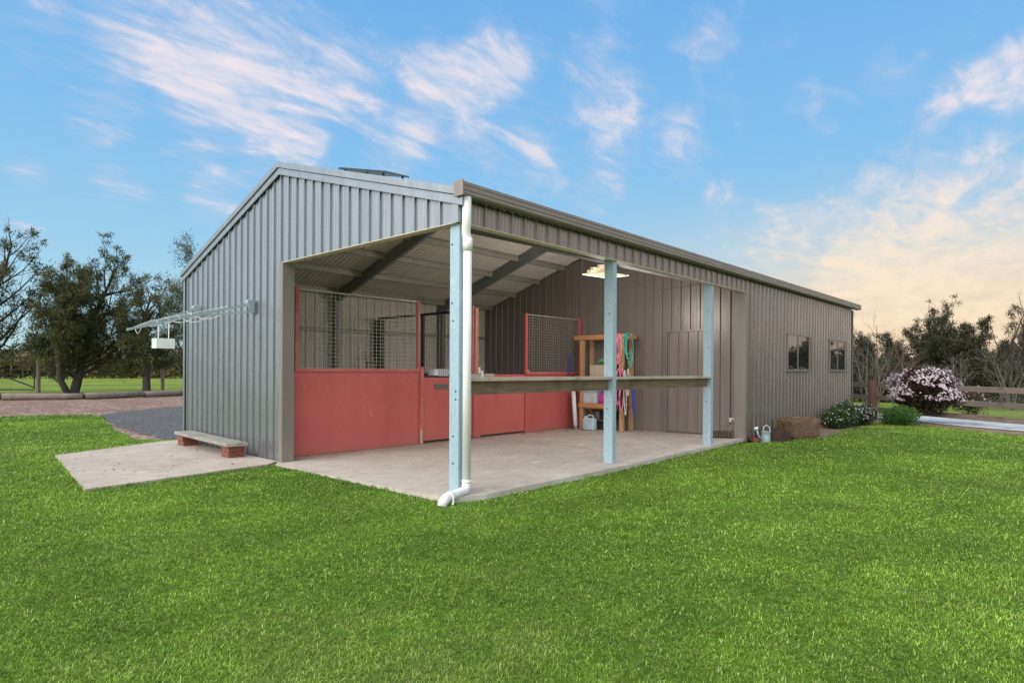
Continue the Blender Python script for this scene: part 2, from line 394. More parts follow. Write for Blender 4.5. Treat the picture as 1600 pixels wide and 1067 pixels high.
# ------------------------------------------------------------------ sky and sun
SUN = Vector((-.76, .10, .52)).normalized()
def build_world():
    w = bpy.data.worlds.new('World'); scene.world = w; w.use_nodes = True
    nt = w.node_tree; nt.nodes.clear()
    out = nt.nodes.new('ShaderNodeOutputWorld')
    d = N(nt, 'ShaderNodeTexCoord').outputs['Generated']
    sky = N(nt, 'ShaderNodeTexSky', sky_type='NISHITA', sun_disc=False)
    sky.sun_elevation = math.asin(SUN.z); sky.sun_rotation = math.atan2(SUN.x, SUN.y)
    sky.air_density = 1.0; sky.dust_density = .6; sky.ozone_density = 1.5
    z = N(nt, 'ShaderNodeSeparateXYZ', {0: d}).outputs[2]
    def dot(v):
        n = nt.nodes.new('ShaderNodeVectorMath'); n.operation = 'DOT_PRODUCT'
        nt.links.new(d, n.inputs[0]); n.inputs[1].default_value = Vector(v).normalized(); return n.outputs['Value']
    def lobe(v, deg, soft=1.0):      # 1 at the direction, 0 at 'deg' away
        return sstep(nt, dot(v), math.cos(R(deg)), math.cos(R(deg*(1-soft))))
    base = ramp(nt, z, [(0,(.56,.76,.80)), (.07,(.46,.71,.82)), (.17,(.335,.62,.84)), (.32,(.235,.52,.84)), (.55,(.155,.42,.80)), (1,(.10,.33,.72))])
    base = mixc(nt, 1.0, base, mixc(nt, 1.0, N(nt, 'ShaderNodeMix', data_type='FLOAT').outputs[0] if False else sky.outputs[0], (.0025,.0025,.0025), 'MULTIPLY'), 'ADD')
    # evening glow low in the sky to the right of the shed
    hz = math_(nt, 'SUBTRACT', 1.0, sstep(nt, z, .02, .30))
    g1 = math_(nt, 'MULTIPLY', lobe((1.0,-.03,.06), 50), hz)
    base = mixc(nt, math_(nt, 'MULTIPLY', g1, .85), base, (.86,.71,.54))
    g2 = math_(nt, 'MULTIPLY', lobe((1.0,.0,.04), 24), math_(nt, 'SUBTRACT', 1.0, sstep(nt, z, .03, .20)))
    base = mixc(nt, math_(nt, 'MULTIPLY', g2, .55), base, (.98,.58,.28))
    g3 = math_(nt, 'MULTIPLY', lobe((.62,-.80,.15), 46), math_(nt, 'SUBTRACT', 1.0, sstep(nt, z, .25, .6)))  # unseen mauve sky added out of view to warm the fascia's reflections
    base = mixc(nt, math_(nt, 'MULTIPLY', g3, .85), base, (.80,.66,.60))
    # cloud layer projected on a plane overhead
    den = math_(nt, 'ADD', math_(nt, 'MAXIMUM', z, 0.0), .16)
    div = nt.nodes.new('ShaderNodeVectorMath'); div.operation = 'SCALE'
    nt.links.new(d, div.inputs[0]); nt.links.new(math_(nt, 'DIVIDE', 1.0, den), div.inputs['Scale'])
    rot = nt.nodes.new('ShaderNodeMapping'); nt.links.new(div.outputs[0], rot.inputs[0])
    rot.inputs['Rotation'].default_value = (0,0,R(-62)); rot.inputs['Scale'].default_value = (1.0,2.1,0.4)
    P = rot.outputs[0]
    n1 = noise(nt, P, 1.9, 11, .60, .8)
    n2 = noise(nt, P, 5.5, 10, .64, 1.0)
    n3 = noise(nt, P, 2.4, 6, .55, .4)
    lobes = LOBES
    acc = None
    for v, deg, amp in lobes:
        t = math_(nt, 'MULTIPLY', lobe(v, deg), amp)
        acc = t if acc is None else math_(nt, 'ADD', acc, t)
    den1 = math_(nt, 'ADD', math_(nt, 'ADD', math_(nt, 'MULTIPLY', n1, .64), math_(nt, 'MULTIPLY', n2, .40)), math_(nt, 'MULTIPLY', math_(nt, 'MINIMUM', acc, 1.5), .20))
    c1 = sstep(nt, den1, .57, .98)
    puff = math_(nt, 'MULTIPLY', sstep(nt, math_(nt, 'ADD', n2, math_(nt, 'MULTIPLY', n3, .5)), .86, 1.02), .55)
    cl = math_(nt, 'MULTIPLY', math_(nt, 'ADD', math_(nt, 'MULTIPLY', c1, .95), math_(nt, 'MULTIPLY', puff, .25), clamp=True), sstep(nt, z, .0, .05))
    warm = lobe((1.0,.05,.12), 42)
    ccol = mixc(nt, sstep(nt, c1, .15, .85), (.56,.64,.82), (.87,.79,.83))
    ccol = mixc(nt, math_(nt, 'MULTIPLY', warm, math_(nt, 'SUBTRACT', 1.0, sstep(nt, z, .08, .34))), ccol, (1.0,.83,.60))
    col = mixc(nt, cl, base, ccol)
    # bright sky added behind the camera and overhead as unseen fill light
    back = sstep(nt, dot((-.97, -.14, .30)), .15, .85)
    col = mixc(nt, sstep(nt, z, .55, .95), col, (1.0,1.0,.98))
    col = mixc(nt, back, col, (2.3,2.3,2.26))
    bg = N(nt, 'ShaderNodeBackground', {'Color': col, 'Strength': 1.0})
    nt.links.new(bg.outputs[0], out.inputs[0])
LOBES = [((0.316,0.840,0.441),8.5,0.90), ((0.231,0.872,0.431),5.3,0.60), ((0.444,0.783,0.436),8.3,1.00), ((0.398,0.838,0.372),8.1,0.90), ((0.343,0.850,0.400),5.7,0.70), ((0.511,0.760,0.402),4.6,0.50), ((0.442,0.833,0.334),4.5,0.50), ((0.568,0.747,0.346),4.3,0.80), ((0.612,0.697,0.374),5.1,0.80), ((0.663,0.640,0.388),6.7,0.80), ((0.639,0.630,0.442),4.4,0.90), ((0.576,0.697,0.428),3.1,0.70), ((0.595,0.636,0.491),4.7,0.50), ((0.755,0.510,0.411),5.1,1.10), ((0.764,0.563,0.314),5.9,0.80), ((0.818,0.474,0.326),5.8,0.70), ((0.848,0.398,0.352),4.6,0.60), ((0.704,0.640,0.307),4.8,0.70), ((0.562,0.770,0.303),3.9,0.60), ((0.803,0.385,0.454),3.4,0.80), ((0.886,0.279,0.370),2.0,0.90), ((0.905,0.244,0.350),2.5,0.90), ((0.914,0.178,0.365),3.4,0.70), ((0.930,0.107,0.351),2.3,1.10), ((0.935,0.053,0.351),3.4,1.40), ((0.936,0.137,0.325),1.7,1.10), ((0.229,0.920,0.318),3.3,0.70), ((0.261,0.934,0.243),2.8,0.80), ((0.370,0.898,0.236),3.4,0.90), ((0.330,0.902,0.277),3.0,0.70), ((0.460,0.830,0.315),2.7,0.80), ((0.164,0.956,0.242),1.9,0.70), ((0.166,0.972,0.166),2.2,0.70), ((0.143,0.897,0.418),3.7,0.60), ((0.552,0.696,0.459),4.7,0.40), ((0.683,0.547,0.484),6.3,0.40), ((0.881,0.394,0.261),2.3,0.80), ((0.797,0.539,0.272),3.1,0.40),
  ((.983,.114,.145),13,.95),((.952,.257,.168),9,.7),((.985,-.02,.19),11,.6),((.907,.377,.187),6,.5),((.98,.16,.10),9,.6)]
build_world()
sl = bpy.data.lights.new('sun', 'SUN'); so = bpy.data.objects.new('sun', sl); COL.objects.link(so)
sl.energy = 1.5; sl.angle = R(35); sl.color = (1.0,.95,.87)
so.rotation_euler = SUN.to_track_quat('Z', 'Y').to_euler(); so.location = SUN*50

# ------------------------------------------------------------------ ground sheets
def slabz(y): return -.013*y
def sheet(name, pts, z, mat, label, jitter=0.0, seg=.35):
    """flat polygon sheet with an optionally ragged outline"""
    out = []
    k = len(pts)
    for i in range(k):
        a = Vector((*pts[i],0)); b = Vector((*pts[(i+1)%k],0)); n = max(1, int((b-a).length/seg)) if jitter else 1
        for j in range(n):
            p = a.lerp(b, j/n)
            if jitter:
                p = p + Vector((mnoise.noise(p*2.1+Vector((3,0,0))), mnoise.noise(p*2.1+Vector((0,9,0))), 0))*jitter
            out.append((p.x, p.y))
    import bmesh
    bm = bmesh.new(); f = bm.faces.new([bm.verts.new((x,y,z)) for x, y in out]); bmesh.ops.triangulate(bm, faces=[f])
    bmesh.ops.recalc_face_normals(bm, faces=bm.faces)
    for f in bm.faces:
        if f.normal.z < 0: f.normal_flip()
    me = bpy.data.meshes.new(name); bm.to_mesh(me); bm.free(); me.materials.append(mat)
    o = bpy.data.objects.new(name, me); COL.objects.link(o)
    return tag(o, label, None, None, 'structure'), out
S = 900
sheet('ground', [(-S,-S),(S,-S),(S,S),(-S,S)], -.085, M['ground'], 'green paddock grass stretching to the horizon')
sheet('mulch_bed', [(-16,18.0),(-1.6,17.8),(.2,16.8),(-.8,11),(-.8,7.8),(3,7.7),(13,10),(16,27.5),(8.5,30.6),(3.2,28.9),(.4,30.4),(-12,33)], -.078, M['mulch'], 'reddish brown bark mulch beyond the lawn', .25)
sheet('gravel_path', [(1.05,17.5),(.15,12.6),(-.02,10.2),(-.1,8.7),(2,7.9),(9,7.9),(12,16),(8,21),(3.5,20)], -.071, M['gravel'], 'dark blue gravel path leading behind the shed', .18)
lawn_pts = [(-16,-14),(9,-16),(14.5,-9.0),(13.3,-4.3),(15.2,-2.0),(16.1,-1.0),(15.2,-.62),(14.2,-.95),(12.6,-.72),(9.9,-.95),(8.9,-.62),(8.2,-.4),(7.6,-.12),(7.4,-.05),(7.3,1),(.5,1),(.5,7.9),(-.1,8.3),(-.55,9.0),(-.3,10.2),(-.15,11.5),(.2,13.5),(.8,16.2),(.8,17.4),(-.9,18.2),(-16,18.4)]
lawn_o, lawn_outline = sheet('lawn', lawn_pts, -.062, M['lawn'], 'mown lawn in front of the shed', .10)
sheet('garden_bed', [(7.3,.2),(7.5,-.14),(8.3,-.55),(9.2,-.9),(9.9,-1.15),(12.6,-.85),(14.2,-1.1),(15.2,-.8),(16.3,-1.2),(15.3,-2.2),(13.3,-4.6),(14.4,-5.6),(18.5,-1.6),(19.5,2.0),(16.5,.5)], -.068, M['soil'], 'bare brown soil along the shed wall and fence', .12)
sheet('weed_sheet', [(14.2,-5.4),(14.96,-4.03),(15.6,-2.75),(16.45,-1.67),(17.3,-.35),(18.1,.9),(20.3,.9),(19.8,-1.4),(18.8,-2.9),(18.3,-3.9),(17.4,-5.4)], -.052, M['sheet'], 'white plastic sheet laid on the soil under the fence', .05)
sl_mb = MB()
e = .10
poly = [(-.22,-.12),(.2,-.26),(3,-.22),(7.55,-.02),(7.9,.0),(8.2,.0),(16.0,.0),(16.0,7.72),(.0,7.72),(-.05,3.95),(-.22,3.72)]
sl_mb.v = [(x,y,slabz(y)-.002) for x,y in poly] + [(x,y,-.3) for x,y in poly]; k = len(poly)
sl_mb.f = [tuple(range(k)), tuple(range(2*k-1,k-1,-1))] + [(i,i+k,(i+1)%k+k,(i+1)%k) for i in range(k)]
tag(sl_mb.build('floor_slab', M['slab']), 'pale worn concrete floor slab of the open bay', None, None, 'structure')
pm = MB(); poly = [(-2.67,3.40),(-.30,3.76),(-.07,3.96),(-.03,8.0),(-.3,8.02),(-2.22,7.05),(-2.55,4.3)]
pm.v = [(x,y,-.036) for x,y in poly] + [(x,y,-.3) for x,y in poly]; k = len(poly)
pm.f = [tuple(range(k)), tuple(range(2*k-1,k-1,-1))] + [(i,i+k,(i+1)%k+k,(i+1)%k) for i in range(k)]
tag(pm.build('concrete_pad', M['pad']), 'brown stained concrete pad beside the gable wall', None, None, 'structure')

# ------------------------------------------------------------------ the shed
W = 7.76; RY = 3.98; RZ = 4.36; EZ0 = 3.21; EZ1 = 3.10; L = 15.95; ZH = 2.98
def roofz(y):
    return EZ0 + (RZ-EZ0)*y/RY if y <= RY else RZ + (EZ1-RZ)*(y-RY)/(W-RY)
PITCH = .229
PROF_W = [(0,0),(.014,.030),(.034,.030),(.048,0),(.10,0),(.103,.003),(.110,.003),(.113,0),(.160,0),(.163,.003),(.170,.003),(.173,0)]
PROF = [(0,0),(.005,.025),(.028,.025),(.033,0),(.098,0),(.101,.0022),(.108,.0022),(.111,0),(.160,0),(.163,.0022),(.170,.0022),(.173,0)]
def clad(mb, P, d, n, s0, s1, zb, zt, phase=0.0, extra=(), prof=PROF, pitch=PITCH, screws=()):
    """ribbed sheet: runs along d from s0 to s1, ribs stand out along n"""
    P = Vector(P); d = Vector(d); n = Vector(n)
    bp = {}
    k0 = int(math.floor((s0-phase)/pitch))-1; k1 = int(math.ceil((s1-phase)/pitch))+1
    pts = [(phase+k*pitch+q, h) for k in range(k0, k1+1) for q, h in prof]
    xs = [p[0] for p in pts]; hs = [p[1] for p in pts]
    ss = sorted(set([s0, s1] + [x for x in xs if s0 < x < s1] + [x for x in extra if s0 < x < s1]))
    vs = []
    for s_ in ss:
        h = float(np.interp(s_, xs, hs)); q = P + d*s_ + n*h
        vs.append((q.x, q.y, zb(s_))); vs.append((q.x, q.y, zt(s_)))
    mb.add(vs, [(2*i, 2*i+2, 2*i+3, 2*i+1) for i in range(len(ss)-1)])
    for k in range(k0, k1+1):
        s_ = phase + k*pitch + .055
        if not (s0+.01 < s_ < s1-.01): continue
        for zz in screws:
            if zb(s_)+.01 < zz < zt(s_)-.02:
                q = P + d*s_ + n*.002; w = .007; a = q - d*w; b = q + d*w + n*.005
                mb.box(min(a.x,b.x),max(a.x,b.x),min(a.y,b.y),max(a.y,b.y),zz-w,zz+w)
    return mb
shed = thing('stable_shed', 'long grey ribbed steel shed with an open corner bay and a low gabled roof', 'shed', (0,0,0))
K = lambda c: (lambda s_: c)
# gable wall
g = MB()
clad(g, (0,0,0), (0,1,0), (-1,0,0), 3.93, W, K(-.06), lambda y: roofz(y)-.04, .045, (RY,), screws=(.12,1.25,2.25))
clad(g, (0,0,0), (0,1,0), (-1,0,0), .05, 3.93, K(ZH), lambda y: roofz(y)-.04, .045, (RY,), screws=(ZH+.04,))
g.build('gable_wall', M['clad'], shed, recalc=False)
# inside face of gable (seen at glancing angles only) and long walls
w_ = MB()
clad(w_, (0,0,0), (1,0,0), (0,-1,0), 7.93, L, K(-.06), K(EZ0+.02), .16, screws=(.12,1.25,2.45))
w_.build('side_wall', M['clad2'], shed, recalc=False)
w_ = MB(); clad(w_, (0,0,0), (1,0,0), (0,-1,0), .03, 7.93, K(ZH), K(EZ0+.02), .16, screws=(ZH+.035,)); w_.build('fascia_cladding', M['clad2'], shed, recalc=False)
w_ = MB(); clad(w_, (0,W,0), (1,0,0), (0,-1,0), .02, L-.02, K(-.06), K(EZ1+.03), .0); w_.build('rear_wall', M['liner'], shed, recalc=False)
w_ = MB(); clad(w_, (L,0,0), (0,1,0), (1,0,0), 0, W, K(-.06), lambda y: roofz(y)-.04, 0, (RY,)); w_.build('end_wall', M['clad'], shed, recalc=False)
w_ = MB(); clad(w_, (8.2,0,0), (0,1,0), (-1,0,0), .03, W-.03, K(-.08), lambda y: roofz(y)-.06, .17, (RY,), PROF_W); part = w_.build('partition_wall', M['dark_clad'], shed, recalc=False)
# roof: outer sheets and the pale underside
RP = [(0,0),(.025,.022),(.05,.022),(.075,0)]
def roofsheet(name, mat, dz, ya, yb, x0, x1, pitch=.15):
    mb = MB(); xs = []
    k = 0
    while x0 + k*pitch < x1:
        for q, h in RP: xs.append((x0+k*pitch+q, h))
        k += 1
    xs.append((x1, 0))
    vs = []
    for x, h in xs:
        for y in (ya, yb):
            vs.append((x, y, (EZ0+(RZ-EZ0)*y/RY if (ya+yb)/2 < RY else RZ+(EZ1-RZ)*(y-RY)/(W-RY)) + h + dz))
    mb.add(vs, [(2*i, 2*i+1, 2*i+3, 2*i+2) for i in range(len(xs)-1)])
    return mb.build(name, mat, shed, recalc=False)
roofsheet('roof_sheet', M['roof'], .03, -.06, RY, -.03, L+.12)
roofsheet('roof_sheet', M['roof'], .03, RY, W+.12, -.03, L+.12)
roofsheet('roof_lining', M['liner'], -.005, .02, RY-.01, .03, L-.03, .115)
roofsheet('roof_lining', M['liner'], -.005, RY+.01, W-.03, .03, L-.03, .115)
mb = MB(); mb.prism([(0,RY-.16,RZ+.012),(0,RY,RZ+.062),(0,RY+.16,RZ+.006),(0,RY+.16,RZ+.016),(0,RY,RZ+.075),(0,RY-.16,RZ+.022)], (-.06,0,0), (L+.1,0,0)); mb.build('ridge_cap', M['roof'], shed)
# barge: cap over the roof edge, flat fascia below, both slopes
def barge(x0, x1, h0, h1, name, mat):
    mb = MB()
    for (ya, yb) in ((-.11, RY), (RY, W+.09)):
        za = (EZ0+(RZ-EZ0)*ya/RY) if ya < RY else RZ; zb = RZ if yb <= RY else RZ+(EZ1-RZ)*(yb-RY)/(W-RY)
        mb.prism([(0,ya,za+h0),(0,yb,zb+h0),(0,yb,zb+h1),(0,ya,za+h1)], (x0,0,0), (x1,0,0))
    return mb.build(name, mat, shed, bevel=.004)
barge(-.075, .10, .062, .152, 'barge_cap', M['trim'])
barge(-.052, -.030, -.042, .06, 'barge_board', M['trim'])
# gutter along the long side, quad profile
def gutter(x0, x1, y, z, name):
    prof = [(0,0),(-.10,.005),(-.125,.022),(-.125,.052),(-.118,.058),(-.125,.064),(-.125,.105),(-.118,.111),(-.125,.117),(-.125,.150),(-.108,.156),(-.108,.144),(-.118,.140),(-.118,.030),(-.09,.014),(0,.010)]
    mb = MB(); mb.prism([(0, y+a, z+b) for a, b in prof], (x0,0,0), (x1,0,0))
    return mb.build(name, M['guttersteel'], shed)
gutter(-.075, L+.42, -.032, 3.235, 'gutter')
mb = MB(); mb.box(-.09,-.076,-.165,-.02,3.235,3.40); mb.build('gutter_end_cap', M['guttersteel'], shed)
# corner flashings and jambs
def lflash(name, x, y, sx, sy, z0, z1, w=.075, t=.004, mat='trim'):
    mb = MB()
    mb.box(min(x, x+sx*w), max(x, x+sx*w), y-t if sy > 0 else y, y if sy > 0 else y+t, z0, z1)
    mb.box(x-t if sx > 0 else x, x if sx > 0 else x+t, min(y, y+sy*w), max(y, y+sy*w), z0, z1)
    return mb.build(name, M[mat], shed)
lflash('corner_flashing', -.032, W+.02, 1, -1, -.06, EZ1-.02)
lflash('corner_flashing', L+.03, -.032, -1, 1, -.06, EZ0, .06, mat='browntrim')
mb = MB(); mb.box(-.036,-.030,3.86,3.97,-.065,ZH+.01); mb.box(-.030,.15,3.86,3.868,-.065,ZH+.004); mb.box(.15,.156,3.86,4.28,-.06,ZH); mb.build('opening_jamb', M['browntrim'], shed)
mb = MB(); mb.box(7.88,7.99,-.037,-.031,-.06,ZH+.01); mb.box(7.88,7.886,-.031,.20,-.06,ZH+.004); mb.build('opening_jamb', M['browntrim'], shed)
mb = MB(); mb.box(-.034,.06,.02,3.86,ZH-.012,ZH-.002); mb.box(.02,7.88,-.036,.06,ZH-.012,ZH-.002); mb.build('opening_edge_trim', M['edge'], shed)
mb = MB(); mb.box(.05,.11,.05,3.86,ZH-.005,3.15); mb.box(.05,7.88,.05,.11,ZH-.005,3.15); mb.build('header_girt', M['purlin'], shed)
mb = MB(); mb.box(-.037,-.031,-.031,.06,ZH-.01,EZ0+.0); mb.box(-.031,.05,-.037,-.031,ZH-.01,EZ0); mb.build('corner_flashing', M['trim'], shed)
# portal posts (C section: web faces the gable, flange faces the lawn)
def cpost(x, top, holes=()):
    mb = MB(); t = .006
    mb.box(x, x+t, .004, .155, slabz(0), top); mb.box(x+t, x+.095, .002, .008, slabz(0), top); mb.box(x+t, x+.095, .149, .155, slabz(0), top); mb.box(x+.089, x+.095, .008, .03, slabz(0), top); mb.box(x+.089,x+.095,.129,.149,slabz(0),top)
    p = mb.build('portal_post', M['galv'], shed)
    for y, z in holes: MB().lathe((x-.004, y, z), [(0,0),(.011,0),(.011,.006),(0,.006)], 10, (1,0,0)).build('bolt', M['screw'], p)
    return p
cpost(.02, 3.1, [(.05,1.12),(.05,1.03),(.12,2.1),(.12,2.75),(.09,.62),(.09,.32),(.10,1.9)])
cpost(3.075, 3.1, [(.02,1.26),(.1,.8),(.06,2.2)])
cpost(6.36, 3.1, [(.08,.8),(.09,.22),(.05,1.8)])
# rafters and rear columns
for x in (3.2, 6.4):
    mb = MB()
    for ya, yb in ((.05, RY), (RY, W-.1)):
        za = roofz(ya)-.04; zb = roofz(yb)-.04
        mb.prism([(0,ya,za-.24),(0,yb,zb-.24),(0,yb,zb),(0,ya,za)], (x-.035,0,0), (x+.035,0,0))
    mb.build('rafter', M['rafter'], shed)
    MB().box(x-.05, x+.05, W-.26, W-.06, slabz(W), EZ1-.1).build('rear_column', M['rafter'], shed)
for t in (.35, 1.25, 2.1, 2.95, 3.75):
    for sgn in (0, 1):
        y = t if sgn == 0 else W - t
        z = roofz(y) - .012
        mb = MB()
        for x0, x1 in ((.10, 3.16), (3.24, 6.36), (6.44, 8.17)):
            mb.box(x0, x1, y-.005, y+.005, z-.12, z-.004); mb.box(x0, x1, y+.005, y+.055, z-.128, z-.12); mb.box(x0, x1, y-.045, y-.005, z-.03, z-.022)
        mb.build('purlin', M['purlin'], shed)
for z in (1.25, 2.25):
    MB().box(.05, 8.15, W-.10, W-.045, z, z+.07).build('wall_girt', M['purlin'], shed)
# door in the partition
d = MB(); clad(d, (8.19-.03,0,0), (0,1,0), (-1,0,0), .97, 1.85, K(.02), K(2.24), .20, (), PROF_W); door = d.build('door', M['dark_clad'], shed, recalc=False)
f = MB(); x0 = 8.125; f.box(x0,x0+.05,1.855,1.885,-.02,2.275); f.box(x0,x0+.05,.935,.965,-.02,2.275); f.box(x0,x0+.05,.965,1.855,2.245,2.275); f.build('door_frame', M['dark_clad'], door)
MB().tube([(8.12,1.72,1.13),(8.09,1.72,1.12),(8.085,1.73,.98)], .009, 6).build('handle', M['white'], door)
# windows in the long wall
def window(x0, x1, z0, z1, sp):
    mb = MB(); y = -.05; t = .05
    mb.box(x0,x1,y,y+.05,z1-t,z1); mb.box(x0,x1,y-.012,y+.05,z0,z0+t); mb.box(x0,x0+t,y,y+.05,z0+t,z1-t); mb.box(x1-t,x1,y,y+.05,z0+t,z1-t)
    w = mb.build('window', M['browntrim'], shed, bevel=.004)
    MB().box(sp-.04, sp+.04, y+.002, y+.05, z0+t, z1-t).build('mullion', M['greymetal'], w)
    MB().box(x0+t, sp-.04, y+.008, y+.012, z0+t, z1-t).build('pane', M['glass'], w)
    MB().box(sp+.04, x1-t, y+.013, y+.017, z0+t, z1-t).build('pane', M['glass'], w)
window(10.30, 11.92, 1.37, 2.27, 11.02); window(13.60, 15.14, 1.38, 2.26, 14.33)
# downpipe at the corner
dp = MB()
px_, py_ = .06, -.085
dp.tube([(px_-.03,-.10,3.24),(px_-.03,-.10,2.98),(px_-.028,-.092,2.92),(px_-.012,-.072,2.86),(px_,py_,2.78),(px_,py_,2.70)], .050, 16)
dp.tube([(px_,py_,2.80),(px_,py_,2.66)], .054, 16)
dp.tube([(px_,py_,2.70),(px_,py_,.10)], .047, 16)
dp.tube([(px_,py_,.14),(px_-.003,py_-.002,.09),(px_-.02,py_-.008,.06),(px_-.06,py_-.02,.045),(px_-.30,py_-.065,.025),(px_-.36,py_-.075,.018),(px_-.41,py_-.084,-.012),(px_-.43,py_-.088,-.06)], [.047,.049,.05,.047,.047,.052,.053,.053], 16)
dp.tube([(px_-.285,py_-.063,.026),(px_-.315,py_-.068,.023)], .056, 16)
dp.tube([(px_,py_,.155),(px_,py_,.12)], .052, 16)
dp.build('downpipe', M['pvc'], shed, smooth=True)
MB().tube([(px_-.30,py_-.12,.03),(px_-.305,py_-.125,-.02),(px_-.33,py_-.14,-.05)], .012, 8).build('pipe_clip', M['pvc'], shed)
# power point on the partition
o = MB(); o.box(8.145,8.172,.30,.42,.30,.385); op = o.build('power_outlet', M['white'], shed, bevel=.004)
o = MB(); o.box(8.12,8.144,.32,.355,.315,.35); o.build('plug', M['greymetal'], op)

# ------------------------------------------------------------------ timber counter
ct = thing('timber_counter', 'long weathered timber bar top fixed between the galvanised steel posts', 'counter', (3.1,0,1.0))
for x0, x1 in ((.16, 3.07), (3.175, 6.355)):
    MB().box(x0, x1, -.012, .22, 1.232, 1.272).build('plank', M['plank'], ct, bevel=.004)
    MB().box(x0, x1-.02, .06, .105, 1.075, 1.225).build('beam', M['beam'], ct, bevel=.003)

# ------------------------------------------------------------------ stable fronts (y = 4.29)
Y = 4.29
def mesh_panel(parent, x0, x1, z0, z1, sx=.085, sz=.062, y=Y-.01, axis='x', name='wire_mesh', r=.0027, mat='wire'):
    mb = MB()
    nx = int(round((x1-x0)/sx)); nz = int(round((z1-z0)/sz))
    for i in range(nx+1):
        x = x0 + (x1-x0)*i/nx
        if axis == 'x': mb.box(x-r, x+r, y-r, y+r, z0, z1)
        else: mb.box(y-r, y+r, x-r, x+r, z0, z1)
    for j in range(nz+1):
        z = z0 + (z1-z0)*j/nz
        if axis == 'x': mb.box(x0, x1, y-r*3, y-r, z-r, z+r)
        else: mb.box(y-r*3, y-r, x0, x1, z-r, z+r)
    return mb.build(name, M[mat], parent, recalc=False)
b0 = slabz(Y)+.005
sf = thing('stable_screen', 'worn red stall front with wire mesh above, nearest the gable opening', 'stall front', (1.7,Y,b0))
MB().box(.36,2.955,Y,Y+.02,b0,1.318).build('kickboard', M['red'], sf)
M['chip'] = simple('bare_paint_chip', (.70,.58,.52), .7, 0, .2, 30)
for a_, b_ in (((1.705,.845),(1.745,.90)),((1.845,.62),(1.90,.505)),((2.55,1.15),(2.56,1.17)),((.95,1.02),(.99,1.03))): MB().bar((a_[0],Y-.001,a_[1]),(b_[0],Y-.001,b_[1]),.004,.013,(0,1,0)).build('paint_chip', M['chip'], sf)
fr = MB(); fr.box(.39,.455,Y-.03,Y+.03,1.32,2.69); fr.box(2.895,2.955,Y-.03,Y+.03,1.32,2.67); fr.box(.455,2.895,Y-.03,Y+.03,1.32,1.375); fr.build('frame', M['redpost'], sf, bevel=.003)
MB().box(.455,2.895,Y-.012,Y+.012,2.645,2.665).build('top_rail', M['wire'], sf)
mesh_panel(sf, .46, 2.89, 1.38, 2.645)
MB().box(2.965,3.045,Y-.035,Y+.03,b0,1.42).build('post', M['redpost'], sf, bevel=.003)
MB().box(2.96,3.0,Y-.05,Y-.036,-.05,.22).build('rusty_strip', M['edge'], sf)
def stall_door(x0, x1, top, label, latch_x, cap):
    t = thing('stall_door', label, 'stall door', ((x0+x1)/2, Y, b0+.04), 'red stall doors along the concrete bay')
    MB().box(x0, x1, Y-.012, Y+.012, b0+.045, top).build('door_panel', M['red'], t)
    MB().box(x0, x1, Y-.02, Y+.03, top, top+.035).build('capping', M[cap], t)
    MB().box(latch_x-.17, latch_x+.17, Y-.03, Y-.012, .985, 1.085).build('latch_plate', M['greymetal'], t)
    return t
stall_door(3.055, 4.36, 1.215, 'red stall door with a black capping strip and grey latch plate, behind the corner post', 3.50, 'black')
stall_door(4.60, 6.0, 1.235, 'open topped red stall door between the pink post and the second mesh panel', 5.02, 'red')
pf = thing('stall_post', 'faded pink red steel post standing between the two stall doors', 'post', (4.45,Y,b0))
MB().box(4.41,4.50,Y-.04,Y+.04,1.30,2.66).build('upright', M['redwarm'], pf, bevel=.003)
MB().box(4.385,4.58,Y-.035,Y+.035,b0,1.30).build('base_post', M['red'], pf, bevel=.003)
MB().box(4.355,4.41,Y-.01,Y+.05,1.3,2.7).build('rear_angle', M['redpost'], pf)
l = MB(); l.box(4.54,4.60,Y-.09,Y-.041,1.16,1.35); l.box(4.48,4.535,Y-.07,Y-.041,1.30,1.42); l.build('latch', M['white'], pf)
MB().box(4.25,4.95,Y-.075,Y-.045,1.20,1.29).build('timber_bolt', M['plank'], pf)
s2 = thing('stable_screen', 'dark red stall front with wire mesh at the far end beside the shelf', 'stall front', (6.9,Y,b0))
MB().box(6.02,7.83,Y,Y+.02,b0,1.26).build('kickboard', M['red'], s2)
fr = MB(); fr.box(6.02,6.085,Y-.03,Y+.03,b0,2.66); fr.box(8.07,8.16,Y-.03,Y+.03,b0,2.70); fr.box(6.085,8.07,Y-.03,Y+.03,1.265,1.325); fr.build('frame', M['red'], s2, bevel=.003)
MB().box(6.085,8.07,Y-.012,Y+.012,2.63,2.65).build('top_rail', M['wire'], s2)
mesh_panel(s2, 6.09, 8.07, 1.33, 2.63)
MB().lathe((6.055,Y-.035,1.33),[(0,.05),(.05,.04),(.07,.0),(.06,-.05),(0,-.06)],12).build('rope_tie', M['redpost'], s2)
# divider between the stalls
dv = thing('stall_divider', 'black framed mesh divider between the two stalls', 'divider', (4.4,6.0,b0))
fr = MB(); fr.box(4.36,4.42,4.36,7.62,2.58,2.63); fr.box(4.36,4.42,5.9,5.96,.0,2.58); fr.box(4.36,4.42,4.36,7.62,1.22,1.27); fr.build('frame', M['black'], dv)
MB().box(4.30,4.46,7.45,7.68,-.1,2.56).build('door_stack', M['black'], dv)
MB().box(4.375,4.405,4.36,7.45,-.09,1.22).build('lower_board', M['red'], dv)
mesh_panel(dv, 4.36, 7.45, 1.27, 2.58, .11, .10, 4.39, 'y')
